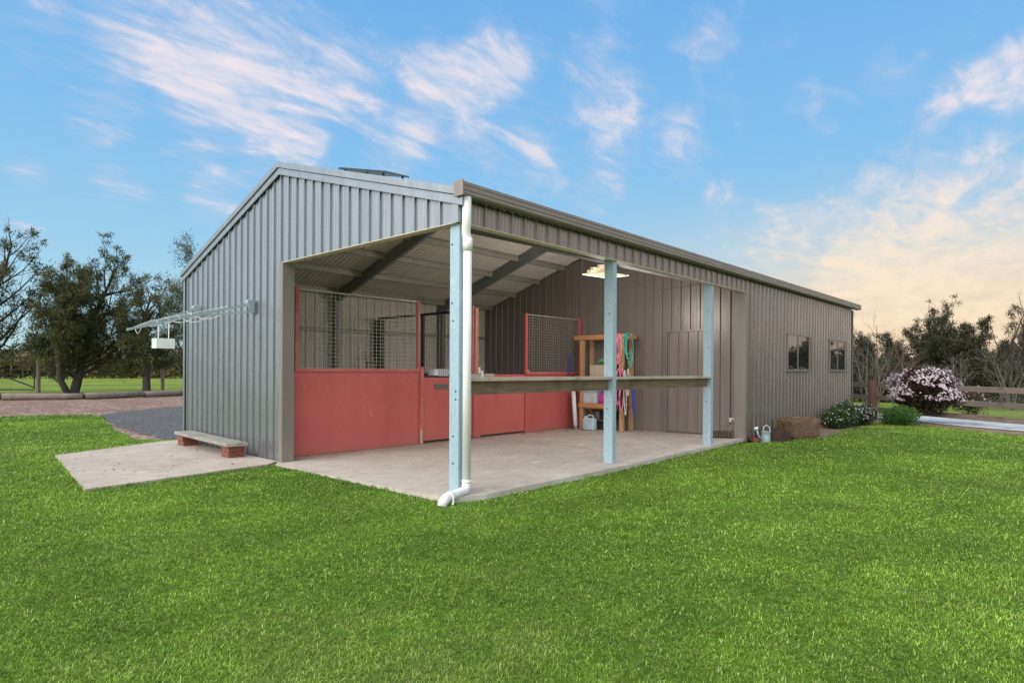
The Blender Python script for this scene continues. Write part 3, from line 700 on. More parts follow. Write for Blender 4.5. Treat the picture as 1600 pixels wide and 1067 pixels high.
# things in the stalls
ld = thing('wooden_ladder', 'yellow timber ladder leaning on the rear wall inside the first stall', 'ladder', (4.05,7.3,-.1))
for y in (7.15, 7.45): MB().bar((3.95+.32,y,-.09),(3.95,y+.1,1.78),.05,.03).build('rail', M['yellowwood'], ld)
for k in range(5):
    t = .15+.18*k; MB().bar((4.27-.32*t,7.15+.1*t,-.09+1.87*t),(4.27-.32*t,7.45+.1*t,-.09+1.87*t),.04,.03).build('rung', M['yellowwood'], ld)
cr = thing('plastic_crate', 'white and navy plastic basket sitting on the first stall door', 'basket', (3.6,Y+.05,1.25))
c = MB(); x0, x1, y0, y1, z0, z1 = 3.38, 3.64, Y-.06, Y+.14, 1.252, 1.37
for i in range(6):
    x = x0+(x1-x0)*i/5; c.box(x-.008,x+.008,y0-.004,y0+.004,z0,z1)
for j in range(4):
    z = z0+(z1-z0)*j/3; c.box(x0,x1,y0-.008,y0-.001,z-.006,z+.006)
c.build('grille', M['white'], cr); c = MB(); c.box(x0+.01,x1-.01,y0+.006,y1-.01,z0,z1-.02); c.build('liner', M['bluebox'], cr); c = MB(); c.box(x0-.09,x0-.012,y0,y1,z0,z1+.005); c.build('white_side', M['white'], cr)

# ------------------------------------------------------------------ ceiling light (treated as lit, lamp added to brighten the bay)
LAMP = 92
lt = thing('ceiling_light', 'cream square ceiling light with notched rim hanging under the roof', 'ceiling light', (5.9,2.0,3.3))
A = Vector((5.55,2.36,3.285)); B = Vector((5.98,2.05,3.235)); Cc = Vector((6.60,1.92,3.335)); Dd = A+Cc-B
def quadslab(a,b,c,d,t):
    n = (b-a).cross(d-a).normalized()
    if n.z < 0: n = -n
    return MB().add([a,b,c,d,a+n*t,b+n*t,c+n*t,d+n*t],[(0,3,2,1),(4,5,6,7),(0,1,5,4),(1,2,6,5),(2,3,7,6),(3,0,4,7)])
quadslab(A,B,Cc,Dd,.03).build('panel', M['litcream'], lt, bevel=.006)
pl_ = bpy.data.lights.new('ceiling_lamp', 'POINT'); plo = bpy.data.objects.new('ceiling_lamp', pl_); COL.objects.link(plo)
pl_.energy = LAMP; pl_.shadow_soft_size = .35; pl_.color = (1.0,.96,.90); plo.location = (5.9,2.0,2.75)
hs = MB()
for i, (t, hgt) in enumerate(((.10,.06),(.24,.11),(.40,.09),(.56,.15),(.72,.12),(.86,.07))):
    p = A.lerp(Dd, t) + Vector((.02,-.05,.032)); q = A.lerp(Dd, t+.13) + Vector((.02,-.05,.032))
    hs.add([p,q,q+Vector((0,0,hgt)),p+Vector((0,0,hgt)),p+Vector((.05,-.06,0)),q+Vector((.05,-.06,0)),q+Vector((.05,-.06,hgt)),p+Vector((.05,-.06,hgt))],[(0,1,2,3),(7,6,5,4),(0,4,5,1),(1,5,6,2),(2,6,7,3),(3,7,4,0)])
hs.build('housing', M['cream'], lt)
for P_ in (A, Dd, Cc): MB().tube([P_+Vector((0,0,.02)), (P_.x,P_.y,roofz(P_.y)-.02)], .004, 5).build('hanging_wire', M['greymetal'], lt)
pw = MB(); cpts = [Vector((3.3,.12,3.0)).lerp(Vector((6.3,.14,3.0)), t) + Vector((0,.3*math.sin(math.pi*t),-.22*math.sin(math.pi*t))) for t in np.linspace(0,1,14)]
tag(pw.tube(cpts,.005,5).build('power_cable', M['greymetal']), 'thin grey cable sagging under the long opening between posts', 'cable')

# ------------------------------------------------------------------ solar panel on the roof
so_ = thing('solar_panel', 'tilted dark solar panel propped on the roof near the ridge', 'solar panel', (1.7,3.8,4.3))
A = Vector((1.00,4.02,4.665)); B = Vector((1.60,3.53,4.645)); Cc = Vector((2.36,3.87,4.805)); Dd = A+Cc-B
quadslab(A,B,Cc,Dd,.025).build('frame', M['solarframe'], so_)
n = (B-A).cross(Dd-A).normalized(); n = n if n.z > 0 else -n
quadslab(A.lerp(Cc,.03)+n*.026,B.lerp(Dd,.03)+n*.026,Cc.lerp(A,.03)+n*.026,Dd.lerp(B,.03)+n*.026,.006).build('glass', M['solar'], so_)
for a, b in ((A,.2),(B,.2),(Cc,.2),(Dd,.2)):
    p = a.lerp((A+Cc)/2, b); MB().bar((p.x,p.y,roofz(p.y)+.04),(p.x,p.y,p.z),.03,.03).build('leg', M['solarframe'], so_)

# ------------------------------------------------------------------ clothesline
cl = thing('clothesline', 'fold down grey clothesline bracketed to the gable wall', 'clothesline', (-.05,4.9,2.3))
na, nb = Vector((-.10,4.82,2.40)), Vector((-1.80,4.92,1.91)); fa, fb = Vector((-.10,7.0,2.46)), Vector((-1.2,7.05,2.02))
MB().bar(na, nb, .030, .035).build('arm', M['clothesline'], cl); MB().bar(fa, fb, .030, .035).build('arm', M['clothesline'], cl)
MB().bar(nb, fb, .030, .035).build('front_bar', M['clothesline'], cl)
MB().bar((-.10,4.80,2.27),na.lerp(nb,.42)+Vector((0,0,-.02)),.02,.025).build('brace', M['clothesline'], cl)
MB().bar((-.10,7.0,2.36),fa.lerp(fb,.42)+Vector((0,0,-.02)),.02,.025).build('brace', M['clothesline'], cl)
for y, z in ((4.81, 2.375), (7.0, 2.43)):
    m_ = MB(); m_.prism([(-.032,y,z-.13),(-.06,y,z-.12),(-.135,y,z-.02),(-.165,y,z+.05),(-.15,y,z+.085),(-.09,y,z+.095),(-.032,y,z+.09)], (0,-.045,0), (0,.045,0)); m_.build('wall_bracket', M['clothesline'], cl, bevel=.01)
ln = MB()
for t in (.15,.3,.45,.6,.75,.9):
    a = na.lerp(nb, t); b = fa.lerp(fb, t)
    ln.tube([a.lerp(b, q)+Vector((0,0,-.10*math.sin(math.pi*q)*(1+.6*math.sin(7*t)))) for q in np.linspace(0,1,9)], .004, 5)
ln.tube([na.lerp(nb,.2)+Vector((0,0,.03)), na.lerp(nb,.8)+Vector((0,.2,.05)), nb.lerp(fb,.2)],.004,5)
ln.build('line', M['line'], cl)
pb = thing('peg_basket', 'white peg basket hanging from the clothesline by two straps', 'basket', (-1.34,4.95,1.6))
c = MB(); x0,x1,y0,y1,z0,z1 = -1.45,-1.20,4.86,5.06,1.655,1.80
for a in ((x0,x0+.006,y0,y1,z0,z1),(x1-.006,x1,y0,y1,z0,z1),(x0+.006,x1-.006,y0,y0+.006,z0,z1),(x0+.006,x1-.006,y1-.006,y1,z0,z1),(x0+.006,x1-.006,y0+.006,y1-.006,z0,z0+.006)): c.box(*a)
c.build('tub', M['white'], pb)
for x in (-1.40,-1.26): MB().bar((x,4.95,1.70),(x,4.93,1.99+(x+1.4)*.3),.028,.006).build('strap', M['white'], pb)

# ------------------------------------------------------------------ plank bench on bricks
be = thing('plank_bench', 'weathered grey plank bench on two stacks of red bricks against the gable wall', 'bench', (-.28,5.8,-.04))
MB().add(*[[(-.50,4.72,.146),(-.20,4.62,.146),(-.05,7.25,.150),(-.36,7.28,.150),(-.50,4.72,.20),(-.20,4.62,.20),(-.05,7.25,.204),(-.36,7.28,.204)],[(0,3,2,1),(4,5,6,7),(0,1,5,4),(1,2,6,5),(2,3,7,6),(3,0,4,7)]]).build('seat', M['greyplank_y'], be, bevel=.005)
for yc, xc in ((4.92,-.31),(7.02,-.22)):
    p_ = MB()
    for k in range(2):
        dx = rnd.uniform(-.015,.015); dy = rnd.uniform(-.015,.015)
        for q in (0,1):
            y0 = yc-.13+.132*q+dy; p_.box(xc-.13+dx, xc+.13+dx, y0, y0+.126, -.036+.09*k, -.036+.09*k+.086)
    p_.build('brick_pier', M['brick'], be, bevel=.006)

# ------------------------------------------------------------------ shelf unit and the clutter on it
sh = thing('timber_shelf', 'orange pine shelf rack standing against the dark partition wall', 'shelf', (7.75,3.4,-.05))
for x, y in ((7.62,3.84),(7.62,2.72),(8.02,3.84),(8.02,2.72)):
    MB().box(x-.045,x+.045,y-.045,y+.045,slabz(y),2.10).build('leg', M['pine_z'], sh, bevel=.003)
MB().box(7.56,7.66,2.44,4.06,2.105,2.205).build('top_beam', M['pine_y'], sh, bevel=.003)
MB().box(7.98,8.08,2.60,3.9,2.105,2.205).build('top_beam', M['pine_y'], sh, bevel=.003)
for z in (1.20, .56):
    s_ = MB(); s_.box(7.565,8.07,2.66,4.03 if z > 1 else 3.9,z,z+.02); s_.box(7.54,7.565,2.66,4.03 if z > 1 else 3.9,z-.08,z+.035); s_.build('shelf', M['pine_y'], sh, bevel=.003)
bx = thing('cardboard_box', 'tan cardboard box on the middle shelf holding a green coil', 'box', (7.75,3.35,1.22))
c = MB(); x0,x1,y0,y1,z0,z1 = 7.62,7.95,3.08,3.62,1.222,1.50
for a in ((x0,x0+.008,y0,y1,z0,z1),(x1-.008,x1,y0,y1,z0,z1),(x0+.008,x1-.008,y0,y0+.008,z0,z1),(x0+.008,x1-.008,y1-.008,y1,z0,z1),(x0+.008,x1-.008,y0+.008,y1-.008,z0,z0+.01)): c.box(*a)
c.build('carton', M['card'], bx)
gc = MB()
for k in range(3): gc.tube([(7.76+.03*k,3.37+.14*math.cos(a),1.46+.02*k+.14*math.sin(a)) for a in np.linspace(0,2*math.pi,16)], .02, 6)
tag(gc.build('green_hose', M['green']), 'bright green coiled hose poking out of the cardboard box', 'hose')
tb = thing('storage_tub', 'clouded clear plastic tub on the lower shelf', 'tub', (7.75,3.55,.58))
MB().box(7.60,7.95,3.42,3.80,.585,.86).build('tub', M['tub'], tb, bevel=.02); MB().box(7.58,7.97,3.40,3.82,.86,.885).build('lid', M['tub'], tb, bevel=.006)
tag(MB().box(7.60,7.92,2.98,3.36,.585,.84).build('folded_rug', M['magenta'], bevel=.05), 'magenta folded rug on the lower shelf beside the tub', 'rug')
st = thing('steel_stand', 'low grey steel stand with dark equipment under the shelf', 'stand', (7.8,3.3,-.04))
for z in (.18,.44): MB().box(7.66,8.0,2.95,3.78,z,z+.025).build('tray', M['greymetal'], st)
for x,y in ((7.68,2.98),(7.68,3.75),(7.98,2.98),(7.98,3.75)): MB().box(x-.015,x+.015,y-.015,y+.015,slabz(y),.44).build('leg', M['greymetal'], st)
MB().box(7.70,7.95,3.0,3.35,.206,.40).build('motor_box', M['black'], st, bevel=.02)
MB().lathe((7.82,3.52,.205),[(0,0),(.11,0),(.12,.1),(.09,.19),(0,.2)],14).build('drum', M['greymetal'], st)
jg = thing('water_jug', 'pale blue plastic jerry can standing by the shelf leg', 'jug', (7.55,3.6,-.045))
MB().box(7.46,7.62,3.40,3.72,slabz(3.5),.24).build('body', M['jug'], jg, bevel=.035)
MB().tube([(7.54,3.45,.235),(7.54,3.47,.30),(7.54,3.60,.31),(7.54,3.63,.235)],.016,8).build('handle', M['jug'], jg)
MB().lathe((7.54,3.67,.235),[(.03,0),(.03,.05),(0,.05)],12).build('cap', M['white'], jg)
pp = thing('white_pipe', 'white plastic pipe leaning upright against the red stall front end', 'pipe', (7.5,4.0,-.05))
MB().tube([(7.47,3.92,-.03),(7.50,4.02,.93)],.05,14).build('pipe', M['white'], pp, smooth=True); MB().tube([(7.468,3.915,-.052),(7.472,3.925,.03)],.054,14).build('cap', M['greymetal'], pp)
def hang(name, mat, label, cat, loops, r=.012, group=None):
    mb = MB()
    for (x, y, zt, zb, w, sk) in loops:
        pts = [(x, y+ w*math.sin(2*math.pi*t)*(.55+.45*math.sin(math.pi*((t*2)%1))) + sk*(1-math.cos(2*math.pi*t))/2, zt-(zt-zb)*(1-math.cos(2*math.pi*t))/2) for t in np.linspace(0,1,25)]
        mb.tube(pts, r, 6, False)
    return tag(mb.build(name, M[mat], smooth=True), label, cat, group)
hang('hanging_rope','pinkrope','bundle of pink rope looped over the right end of the shelf beam','rope',[(7.54,2.74+.03*k,2.215,1.36+.16*(k%3),.05+.02*(k%2),-.04+.03*k) for k in range(5)],.016)
hang('hanging_rope','tealrope','teal green rope looped over the end of the shelf beam','rope',[(7.53,2.49+.02*k,2.215,1.44+.10*k,.08+.02*k,-.05) for k in range(4)],.013)
hang('bridle_straps','blackrope','tangle of black halter straps hanging under the counter line by the shelf','halter',[(7.50,2.58+.05*k,1.40-.03*k,.45+.13*(k%4),.05,.03*math.sin(k)) for k in range(7)],.014)
hang('hanging_rope','pinkrope','pale pink lead rope tangled among the black halters low on the shelf','rope',[(7.46,2.62+.09*k,1.42,.42+.16*k,.06,.02) for k in range(3)],.014)
hang('hanging_strap','bluerope','long dark blue strap hanging right of the shelf','strap',[(7.50,2.37,1.22,.33,.022,-.05)],.022)
hang('hanging_strap','bluerope','short blue strap hanging at the left end of the shelf','strap',[(7.50,4.12,1.78,1.26,.012,.02)],.018)
hang('lead_chain','line','white chain lead dangling below the halters','chain',[(7.47,2.56,1.38,.36,.03,-.03),(7.47,2.47,1.42,.8,.03,.0)],.009)
hang('lead_rope','olive','thin olive cord hanging between the pink and teal ropes','rope',[(7.51,2.63,2.1,1.38,.02,0)],.010)

# ------------------------------------------------------------------ small things by the right corner
wc = thing('watering_can', 'pale zinc watering can with round rose and high handle beside the shed corner', 'watering can', (8.12,-.34,-.06))
cx_, cy_ = 8.12, -.36
MB().lathe((cx_,cy_,-.06),[(0,0),(.115,0),(.12,.01),(.112,.13),(.105,.255),(.112,.262),(.10,.265),(.09,.20),(0,.20)],20).build('body', M['zinc'], wc, smooth=True)
wc.scale = (.82,.82,.82)
sp0 = Vector((cx_-.08,cy_+.06,-.01)); sp1 = Vector((cx_-.205,cy_+.145,.255))
MB().tube([sp0, sp0.lerp(sp1,.5)+Vector((-.02,.015,-.02)), sp1],[.026,.02,.016],10).build('spout', M['zinc'], wc, smooth=True)
MB().lathe(sp1,[(.016,-.02),(.055,.03),(.058,.04),(.02,.06),(0,.062)],16,(sp1-sp0).normalized()+Vector((0,0,.1))).build('rose', M['white'], wc, smooth=True)
MB().tube([(cx_-.06,cy_+.04,.20),(cx_-.04,cy_+.03,.32),(cx_+.02,cy_-.01,.36),(cx_+.09,cy_-.06,.30),(cx_+.105,cy_-.07,.16),(cx_+.10,cy_-.07,.08)],.010,8).build('handle', M['pvc'], wc, smooth=True)
tag(MB().add(*[[(7.94,-.20,-.062),(8.11,-.32,-.062),(8.18,-.22,-.062),(8.01,-.10,-.062),(7.94,-.20,.018),(8.11,-.32,.018),(8.18,-.22,.018),(8.01,-.10,.018)],[(0,3,2,1),(4,5,6,7),(0,1,5,4),(1,2,6,5),(2,3,7,6),(3,0,4,7)]]).build('loose_brick', M['brick'], bevel=.006), 'single red brick lying at the foot of the shed corner', 'brick')
pl = thing('rusty_trough', 'dark rusty open metal box between the watering can and the hay bale', 'trough', (8.6,-.4,-.06))
MB().box(8.30,8.78,-.62,-.608,-.065,.13).build('front_sheet', M['rust'], pl); MB().box(8.30,8.312,-.608,-.30,-.065,.15).build('side_sheet', M['rust'], pl); MB().box(8.30,8.78,-.30,-.288,-.065,.16).build('back_sheet', M['rust'], pl); MB().box(8.768,8.78,-.608,-.30,-.065,.12).build('side_sheet', M['rust'], pl)
bs = thing('boot_scraper', 'rusty coil spring boot scraper on the slab edge beyond the third post', 'boot scraper', (7.75,.45,.0))
for k in range(9):
    q = Vector((7.62+.020*k, .66-.052*k, 0)); MB().tube([q+Vector((.024*math.cos(a),.024*math.sin(a),-.005+.13*a/31.4)) for a in np.linspace(0,31.4,41)],.006,5).build('coil', M['rust'], bs)
MB().bar((7.60,.71,.012),(7.81,.17,.012),.11,.012).build('base_bar', M['rust'], bs); MB().bar((7.60,.70,.135),(7.81,.19,.135),.03,.012).build('top_bar', M['rust'], bs)
tag(MB().tube([(7.74,.26,.0),(8.11,.34,.31)],.009,6).build('tan_stick', M['card']), 'thin tan stick leaning beneath the white power outlet', 'stick')

# ------------------------------------------------------------------ hay bale
hb = thing('hay_bale', 'weathered brown hay bale resting on the soil against the shed wall', 'hay bale', (9.55,-.55,-.06))
def hay():
    c = np.array([9.58,-.52,.145]); ax = np.array([.93,-.36,0]); ay = np.array([.36,.93,0]); az = np.array([0,0,1.])
    hx, hy, hz = .43, .24, .205
    core = MB(); pts = [c + ax*sx*(hx-.02)+ay*sy*(hy-.02)+az*sz*(hz-.02) for sx,sy,sz in ((-1,-1,-1),(1,-1,-1),(1,1,-1),(-1,1,-1),(-1,-1,1),(1,-1,1),(1,1,1),(-1,1,1))]
    core.add([tuple(p) for p in pts],[(0,3,2,1),(4,5,6,7),(0,1,5,4),(1,2,6,5),(2,3,7,6),(3,0,4,7)]); core.build('bale_core', M['soil'], hb, bevel=.04)
    n = 11000
    f = rs.randint(0,6,n); a = rs.uniform(-1,1,(n,3)); ar = np.array([hx,hy,hz])
    p = a*ar
    for i in range(3):
        p[f==2*i, i] = ar[i]; p[f==2*i+1, i] = -ar[i]
    rnd_ = np.abs(a).max(axis=1); p *= (1-.10*np.maximum(0,(np.sort(np.abs(p/ar),axis=1)[:,1]-.75)/.25))[:,None]
    p += rs.normal(0,.017,(n,3))
    dirs = rs.normal(0,1,(n,3))*np.array([1,.8,.5]); dirs /= np.linalg.norm(dirs,axis=1)[:,None]
    side = np.cross(dirs, rs.normal(0,1,(n,3))); side /= np.linalg.norm(side,axis=1)[:,None]
    ln = rs.uniform(.03,.09,n)[:,None]; wd = rs.uniform(.0018,.004,n)[:,None]
    B = np.stack([ax,ay,az]); T = lambda q: c + q@B
    v = np.stack([T(p-dirs*ln/2-side*wd), T(p-dirs*ln/2+side*wd), T(p+dirs*ln/2)],1).reshape(-1,3)
    col = np.array([.29,.195,.11])*rs.uniform(.45,1.5,(n,1))*np.array([1,.97,.92])
    npmesh('straw', v, np.arange(3*n).reshape(-1,3), np.repeat(col,3,0), M['straw'], hb)
hay()

# ------------------------------------------------------------------ foliage tools
def leaf_tris(P, D, ln, wd, col, rng):
    """P base points, D unit directions -> thin triangles (verts, colours)"""
    n = len(P)
    s = np.cross(D, rng.normal(0,1,(n,3))); s /= (np.linalg.norm(s,axis=1)[:,None]+1e-9)
    v = np.empty((n,3,3)); v[:,0] = P - s*wd[:,None]; v[:,1] = P + s*wd[:,None]; v[:,2] = P + D*ln[:,None]
    return v.reshape(-1,3), np.repeat(col,3,0)
def unit(a): return a/(np.linalg.norm(a,axis=-1,keepdims=True)+1e-9)
def grow(rng, base, height, r0, stems, up, spread, levels, kids, first=.12, jit=.085):
    """branch skeleton: returns (list of (pts, radii)), tips/twig points with directions"""
    segs = []; tips = []
    def branch(p, d, L_, r, lvl):
        n = 6 if lvl < 2 else 4
        pts = [p]; rr = [r]
        q = p.copy(); dd = d.copy()
        for i in range(n):
            dd = unit(dd + rng.normal(0,jit,3) + np.array([0,0,up*(.10 if lvl else .05)]))
            q = q + dd*L_/n; pts.append(q.copy()); rr.append(max(.004, r*(1-.85*(i+1)/n)))
        segs.append((pts, rr, lvl))
        if lvl >= levels:
            for i in range(1, n+1): tips.append((pts[i], dd, lvl))
            return
        k = kids[lvl]
        for j in range(k):
            t = first + (1-first)*(j+rng.rand())/k; i = min(n-1, int(t*n)); f_ = t*n-i
            b = pts[i]*(1-f_)+pts[i+1]*f_
            ang = rng.uniform(0,2*math.pi); pd = unit(pts[i+1]-pts[i])
            o = unit(np.cross(pd, [math.cos(ang), math.sin(ang), .3]))
            nd = unit(pd*math.cos(spread[lvl]) + o*math.sin(spread[lvl]))
            branch(b, nd, L_*rng.uniform(.36,.60)*(1.15-.72*t), min(rr[i]*.5, .075*L_/8), lvl+1)
        tips.append((pts[-1], dd, lvl))
    for s_ in range(stems):
        a = 2*math.pi*(s_+rng.rand()*.6)/max(1,stems); tl = 0.05 if stems == 1 else rng.uniform(.15,.42)
        d = unit(np.array([math.cos(a)*tl, math.sin(a)*tl, 1.0]))
        branch(np.array(base, float)+np.array([math.cos(a),math.sin(a),0])*(.0 if stems==1 else r0*.6), d, height*(.98 if s_ == 0 else rng.uniform(.62,.92)), r0*(1 if s_ == 0 else .7), 0)
    return segs, tips
def tree(name, label, cat, x, y, height, r0, seed, stems=1, up=1.0, spread=(.75,.7,.6), kids=(13,7,4), levels=2, leaves=14, ln=(.18,.42), wd=.016, col=((.045,.050,.022),(.10,.085,.035)), droop=.25, bark='bark', scat=.22, group=None, minz=.0, first=.12, tuft=.75, lowd=.6):
    rng = np.random.RandomState(seed)
    t = thing(name, label, cat, (x,y,-.08), group)
    segs, tips = grow(rng, (x,y,-.10), height, r0, stems, up, spread, levels, kids, first)
    tr = MB(); br = MB()
    for pts, rr, lvl in segs:
        (tr if lvl == 0 else br).tube(pts, rr, 7 if lvl == 0 else (4 if lvl == 1 else 3), False)
    tr.build('trunk', M[bark], t, smooth=True, recalc=False)
    br.build('branches', M[bark], t, recalc=False)
    if leaves:
        P = np.array([q[0] for q in tips]); D = np.array([q[1] for q in tips])
        keep = P[:,2] > minz; P = P[keep]; D = D[keep]
        rel = np.clip((P[:,2]-.1)/height, 0, 1)
        clump = rng.rand(len(P)); dens = np.where(clump < tuft*rel**.7, .0, 1.0+1.1*(1-rel)*lowd)
        rep = (leaves*dens).astype(int)
        tone = np.clip(rng.normal(.45,.3,len(P)),0,1)
        idx = np.repeat(np.arange(len(P)), rep)
        n = len(idx)
        p = P[idx] + rng.normal(0, 1, (n,3))*(scat*(.75+.8*(1-rel[idx])))[:,None]*np.array([1,1,.9])
        d = unit(D[idx]*.6 + rng.normal(0,.55,(n,3)) + np.array([0,0,-droop]))
        l = rng.uniform(ln[0], ln[1], n); w = rng.uniform(.6,1.5,n)*wd
        c0 = np.array(col[0]); c1 = np.array(col[1]); tt = np.clip(tone[idx]+rng.normal(0,.2,n),0,1)[:,None]
        v, c = leaf_tris(p, d, l, w, (c0*(1-tt)+c1*tt)*rng.uniform(.7,1.3,(n,1)), rng)
        npmesh('crown', v, np.arange(len(v)).reshape(-1,3), c, M['leaf'], t)
    return t
OL = ((.038,.050,.020),(.128,.130,.050))
tree('she_oak_tree', 'tall dark she oak forking near the ground into several stems, left of the clothesline', 'tree', 4.14, 35.0, 8.5, .25, 27, 2, 1.1, (.95,.7,.55), (24,6,3), 2, 44, (.12,.28), .020, OL, .0, scat=.14, first=.08, tuft=.86, lowd=2.2)
tree('she_oak_tree', 'smaller dark tree with a single straight trunk seen below the white peg basket', 'tree', 7.2, 33.1, 5.9, .22, 5, 1, 1.0, (.85,.7,.6), (22,6,3), 2, 38, (.12,.30), .022, OL, .0, scat=.13, first=.14, tuft=.93, lowd=1.8)
tree('she_oak_tree', 'dark sparse tree cut off by the left edge of the photo', 'tree', .6, 41.2, 9.0, .26, 9, 2, 1.3, (.7,.65,.55), (17,6,3), 2, 38, (.14,.34), .025, OL, .0, scat=.16, tuft=.93)
tree('she_oak_tree', 'pale wispy tree just showing beside the left eave of the shed', 'tree', 13.3, 44.0, 9.6, .20, 33, 2, 1.0, (.7,.7,.6), (14,6,3), 2, 16, (.2,.45), .022, ((.08,.08,.05),(.17,.15,.09)), .1, scat=.24, tuft=.6, lowd=.3)
DG = ((.028,.036,.020),(.085,.080,.042))
tg = 'dark trees beyond the rail fence'
for i, (x, y, h_, st_, sd, lab) in enumerate([
    (33.3,4.0,4.6,3,41,'dark leafy tree rising directly behind the far end of the shed'),
    (37.3,2.4,4.3,3,42,'lower dark evergreen left of the tallest evergreens on the right'),
    (39.4,1.35,5.9,3,43,'tallest dark evergreen directly behind the flowering shrub'),
    (38.4,.55,5.7,2,44,'dark pointed evergreen just right of the flowering shrub top'),
    (38.0,-.45,5.6,2,45,'open crowned dark evergreen with an orange glow between its stems'),
    (40.2,-.95,4.9,2,46,'thin dark evergreen at the right of the evergreen clump'),
    (37.4,-3.1,5.7,2,47,'grey leaved tree cut off by the right edge of the photo')]):
    tree('evergreen_tree', lab, 'tree', x, y, h_*.86, .11, sd, st_, 1.6, (.5,.55,.5), (12,5,3), 2, 30, (.10,.22), .018, DG if i < 6 else ((.05,.05,.045),(.10,.095,.08)), .0, scat=.11, group=tg, tuft=.88, lowd=1.0)
for i, (x, y, h_, sd, bk, lab) in enumerate([
    (25.9,1.45,3.7,51,'palebark','bare twisted fruit tree just right of the shed end'),
    (22.6,1.1,2.6,52,'palebark','low bare pale branched fruit tree against the rail fence by the shed'),
    (23.5,-.1,2.9,53,'redtwig','bare reddish twigged fruit tree left of the flowering shrub'),
    (29.6,-2.6,4.4,54,'bark','spreading bare dark tree above the fence at the right'),
    (24.0,-1.6,2.3,55,'palebark','small bare pruned tree behind the fence right of the flowering shrub'),
    (26.5,-3.1,2.6,56,'palebark','low bare branched tree behind the fence near the right edge')]):
    tree('bare_tree', lab, 'tree', x, y, h_, .05 if i != 3 else .10, sd, 4 if i != 3 else 2, .5, (.7,.75,.7), (7,5,3), 2, 0, bark=bk, group='bare fruit trees behind the fence', first=.25)
for i, (x, y, h_, sd) in enumerate([(44.8,-10.4,4.6,61),(44.5,-14.5,3.8,62),(40,-18,4.4,63),(50,-7.5,4.6,64)]):
    tree('evergreen_tree', 'dark evergreen standing further along the boundary beyond the right edge', 'tree', x, y, h_, .16, sd, 3, 1.2, (.65,.6,.5), (10,5,3), 2, 16, (.15,.35), .03, DG, .05, scat=.2, group='dark evergreens out of frame')

# far-off scrub that reads as one mass
def scrub(name, label, line, n, hgt, dep, col, seed, ln=(.4,1.1), wd=.10):
    rng = np.random.RandomState(seed)
    seg = np.array(line, float); L_ = np.linalg.norm(np.diff(seg,axis=0),axis=1); cum = np.concatenate([[0],np.cumsum(L_)])
    s_ = rng.uniform(0,cum[-1],n); x = np.interp(s_,cum,seg[:,0]); y = np.interp(s_,cum,seg[:,1])
    top = np.array([hgt*(.55+.45*mnoise.noise(Vector((a*.22,seed,0)))+.35*mnoise.noise(Vector((a*.9,seed,5)))) for a in s_])
    z = rng.uniform(0,1,n)**.8*np.maximum(.3,top)
    P = np.stack([x+rng.normal(0,dep,n), y+rng.normal(0,dep,n), z-.1],1)
    D = unit(rng.normal(0,1,(n,3))+np.array([0,0,.4]))
    c0 = np.array(col[0]); c1 = np.array(col[1]); tt = np.array([.5+.8*mnoise.noise(Vector((a*.5,zz*1.2,seed+2))) for a,zz in zip(s_,z)])
    tt = np.clip(tt+rng.normal(0,.2,n),0,1)[:,None]
    v, c = leaf_tris(P, D, rng.uniform(ln[0],ln[1],n), np.full(n,wd)*rng.uniform(.6,1.4,n), c0*(1-tt)+c1*tt, rng)
    o = npmesh(name, v, np.arange(len(v)).reshape(-1,3), c, M['leaf']); return tag(o, label, 'scrub', None, 'stuff')
scrub('far_scrub', 'ochre and olive scrub along the far side of the left paddock', [(-20,112),(17,108),(40,92),(60,80)], 12000, 5.5, 1.2, ((.06,.065,.03),(.22,.17,.055)), 3, (.5,1.4), .16)
scrub('orchard_scrub', 'dark low shrubs massed beyond the rail fence on the right', [(29,4.6),(31,.6),(33.5,-1.0),(34.5,-5),(38,-10),(40,-22)], 32000, 3.3, .55, ((.018,.022,.014),(.06,.06,.03)), 8, (.12,.32), .04)
scrub('distant_treeline', 'hazy distant tree line on the horizon to the right', [(90,30),(95,5),(100,-20),(90,-50)], 9000, 5.5, 2, ((.04,.045,.03),(.08,.08,.05)), 12, (.8,2), .25)
scrub('distant_woods', 'dark distant woods on the horizon to the left', [(-60,150),(0,150),(40,135),(80,110)], 9000, 9, 2, ((.035,.04,.025),(.08,.08,.04)), 13, (.8,2.2), .3)

# ------------------------------------------------------------------ log edging and paddock fence on the left
lg = [(-6,31.6),(-1.2,31.2),(.55,30.5),(3.3,28.9),(6.0,29.7),(8.6,30.6),(12.5,31.5)]
names_ = ['grey edging log cut off by the left edge of the photo','short grey edging log at far left beside the gate','grey edging log below the gate post','long grey edging log below the large left tree','grey edging log below the smaller left tree','grey edging log running behind the shed corner']
for (a, b), lab in zip(zip(lg[:-1], lg[1:]), names_):
    A_ = Vector((*a,.08)); B_ = Vector((*b,.08)); d_ = (B_-A_)
    pts = [A_+d_*t+Vector((0,rnd.uniform(-.03,.03),rnd.uniform(-.015,.015))) for t in (.01,.25,.5,.75,.985)]
    o = MB().tube(pts, [.155,.165,.16,.15,.14], 10).build('edging_log', M['log'], smooth=True); tag(o, lab, 'log', 'logs edging the mulch bed')
gt = thing('paddock_gate', 'tubular steel mesh gate with a diagonal brace at the left edge', 'gate', (2.0,41.0,0))
ga, gb = Vector((-2.0,43.3,0)), Vector((3.35,39.6,0))
fr = MB()
for z in (.12, 1.95): fr.tube([ga+Vector((0,0,z)), gb+Vector((0,0,z))], .035, 8)
for q in (ga, gb): fr.tube([q+Vector((0,0,.12)), q+Vector((0,0,1.95))], .035, 8)
fr.build('frame', M['black'], gt)
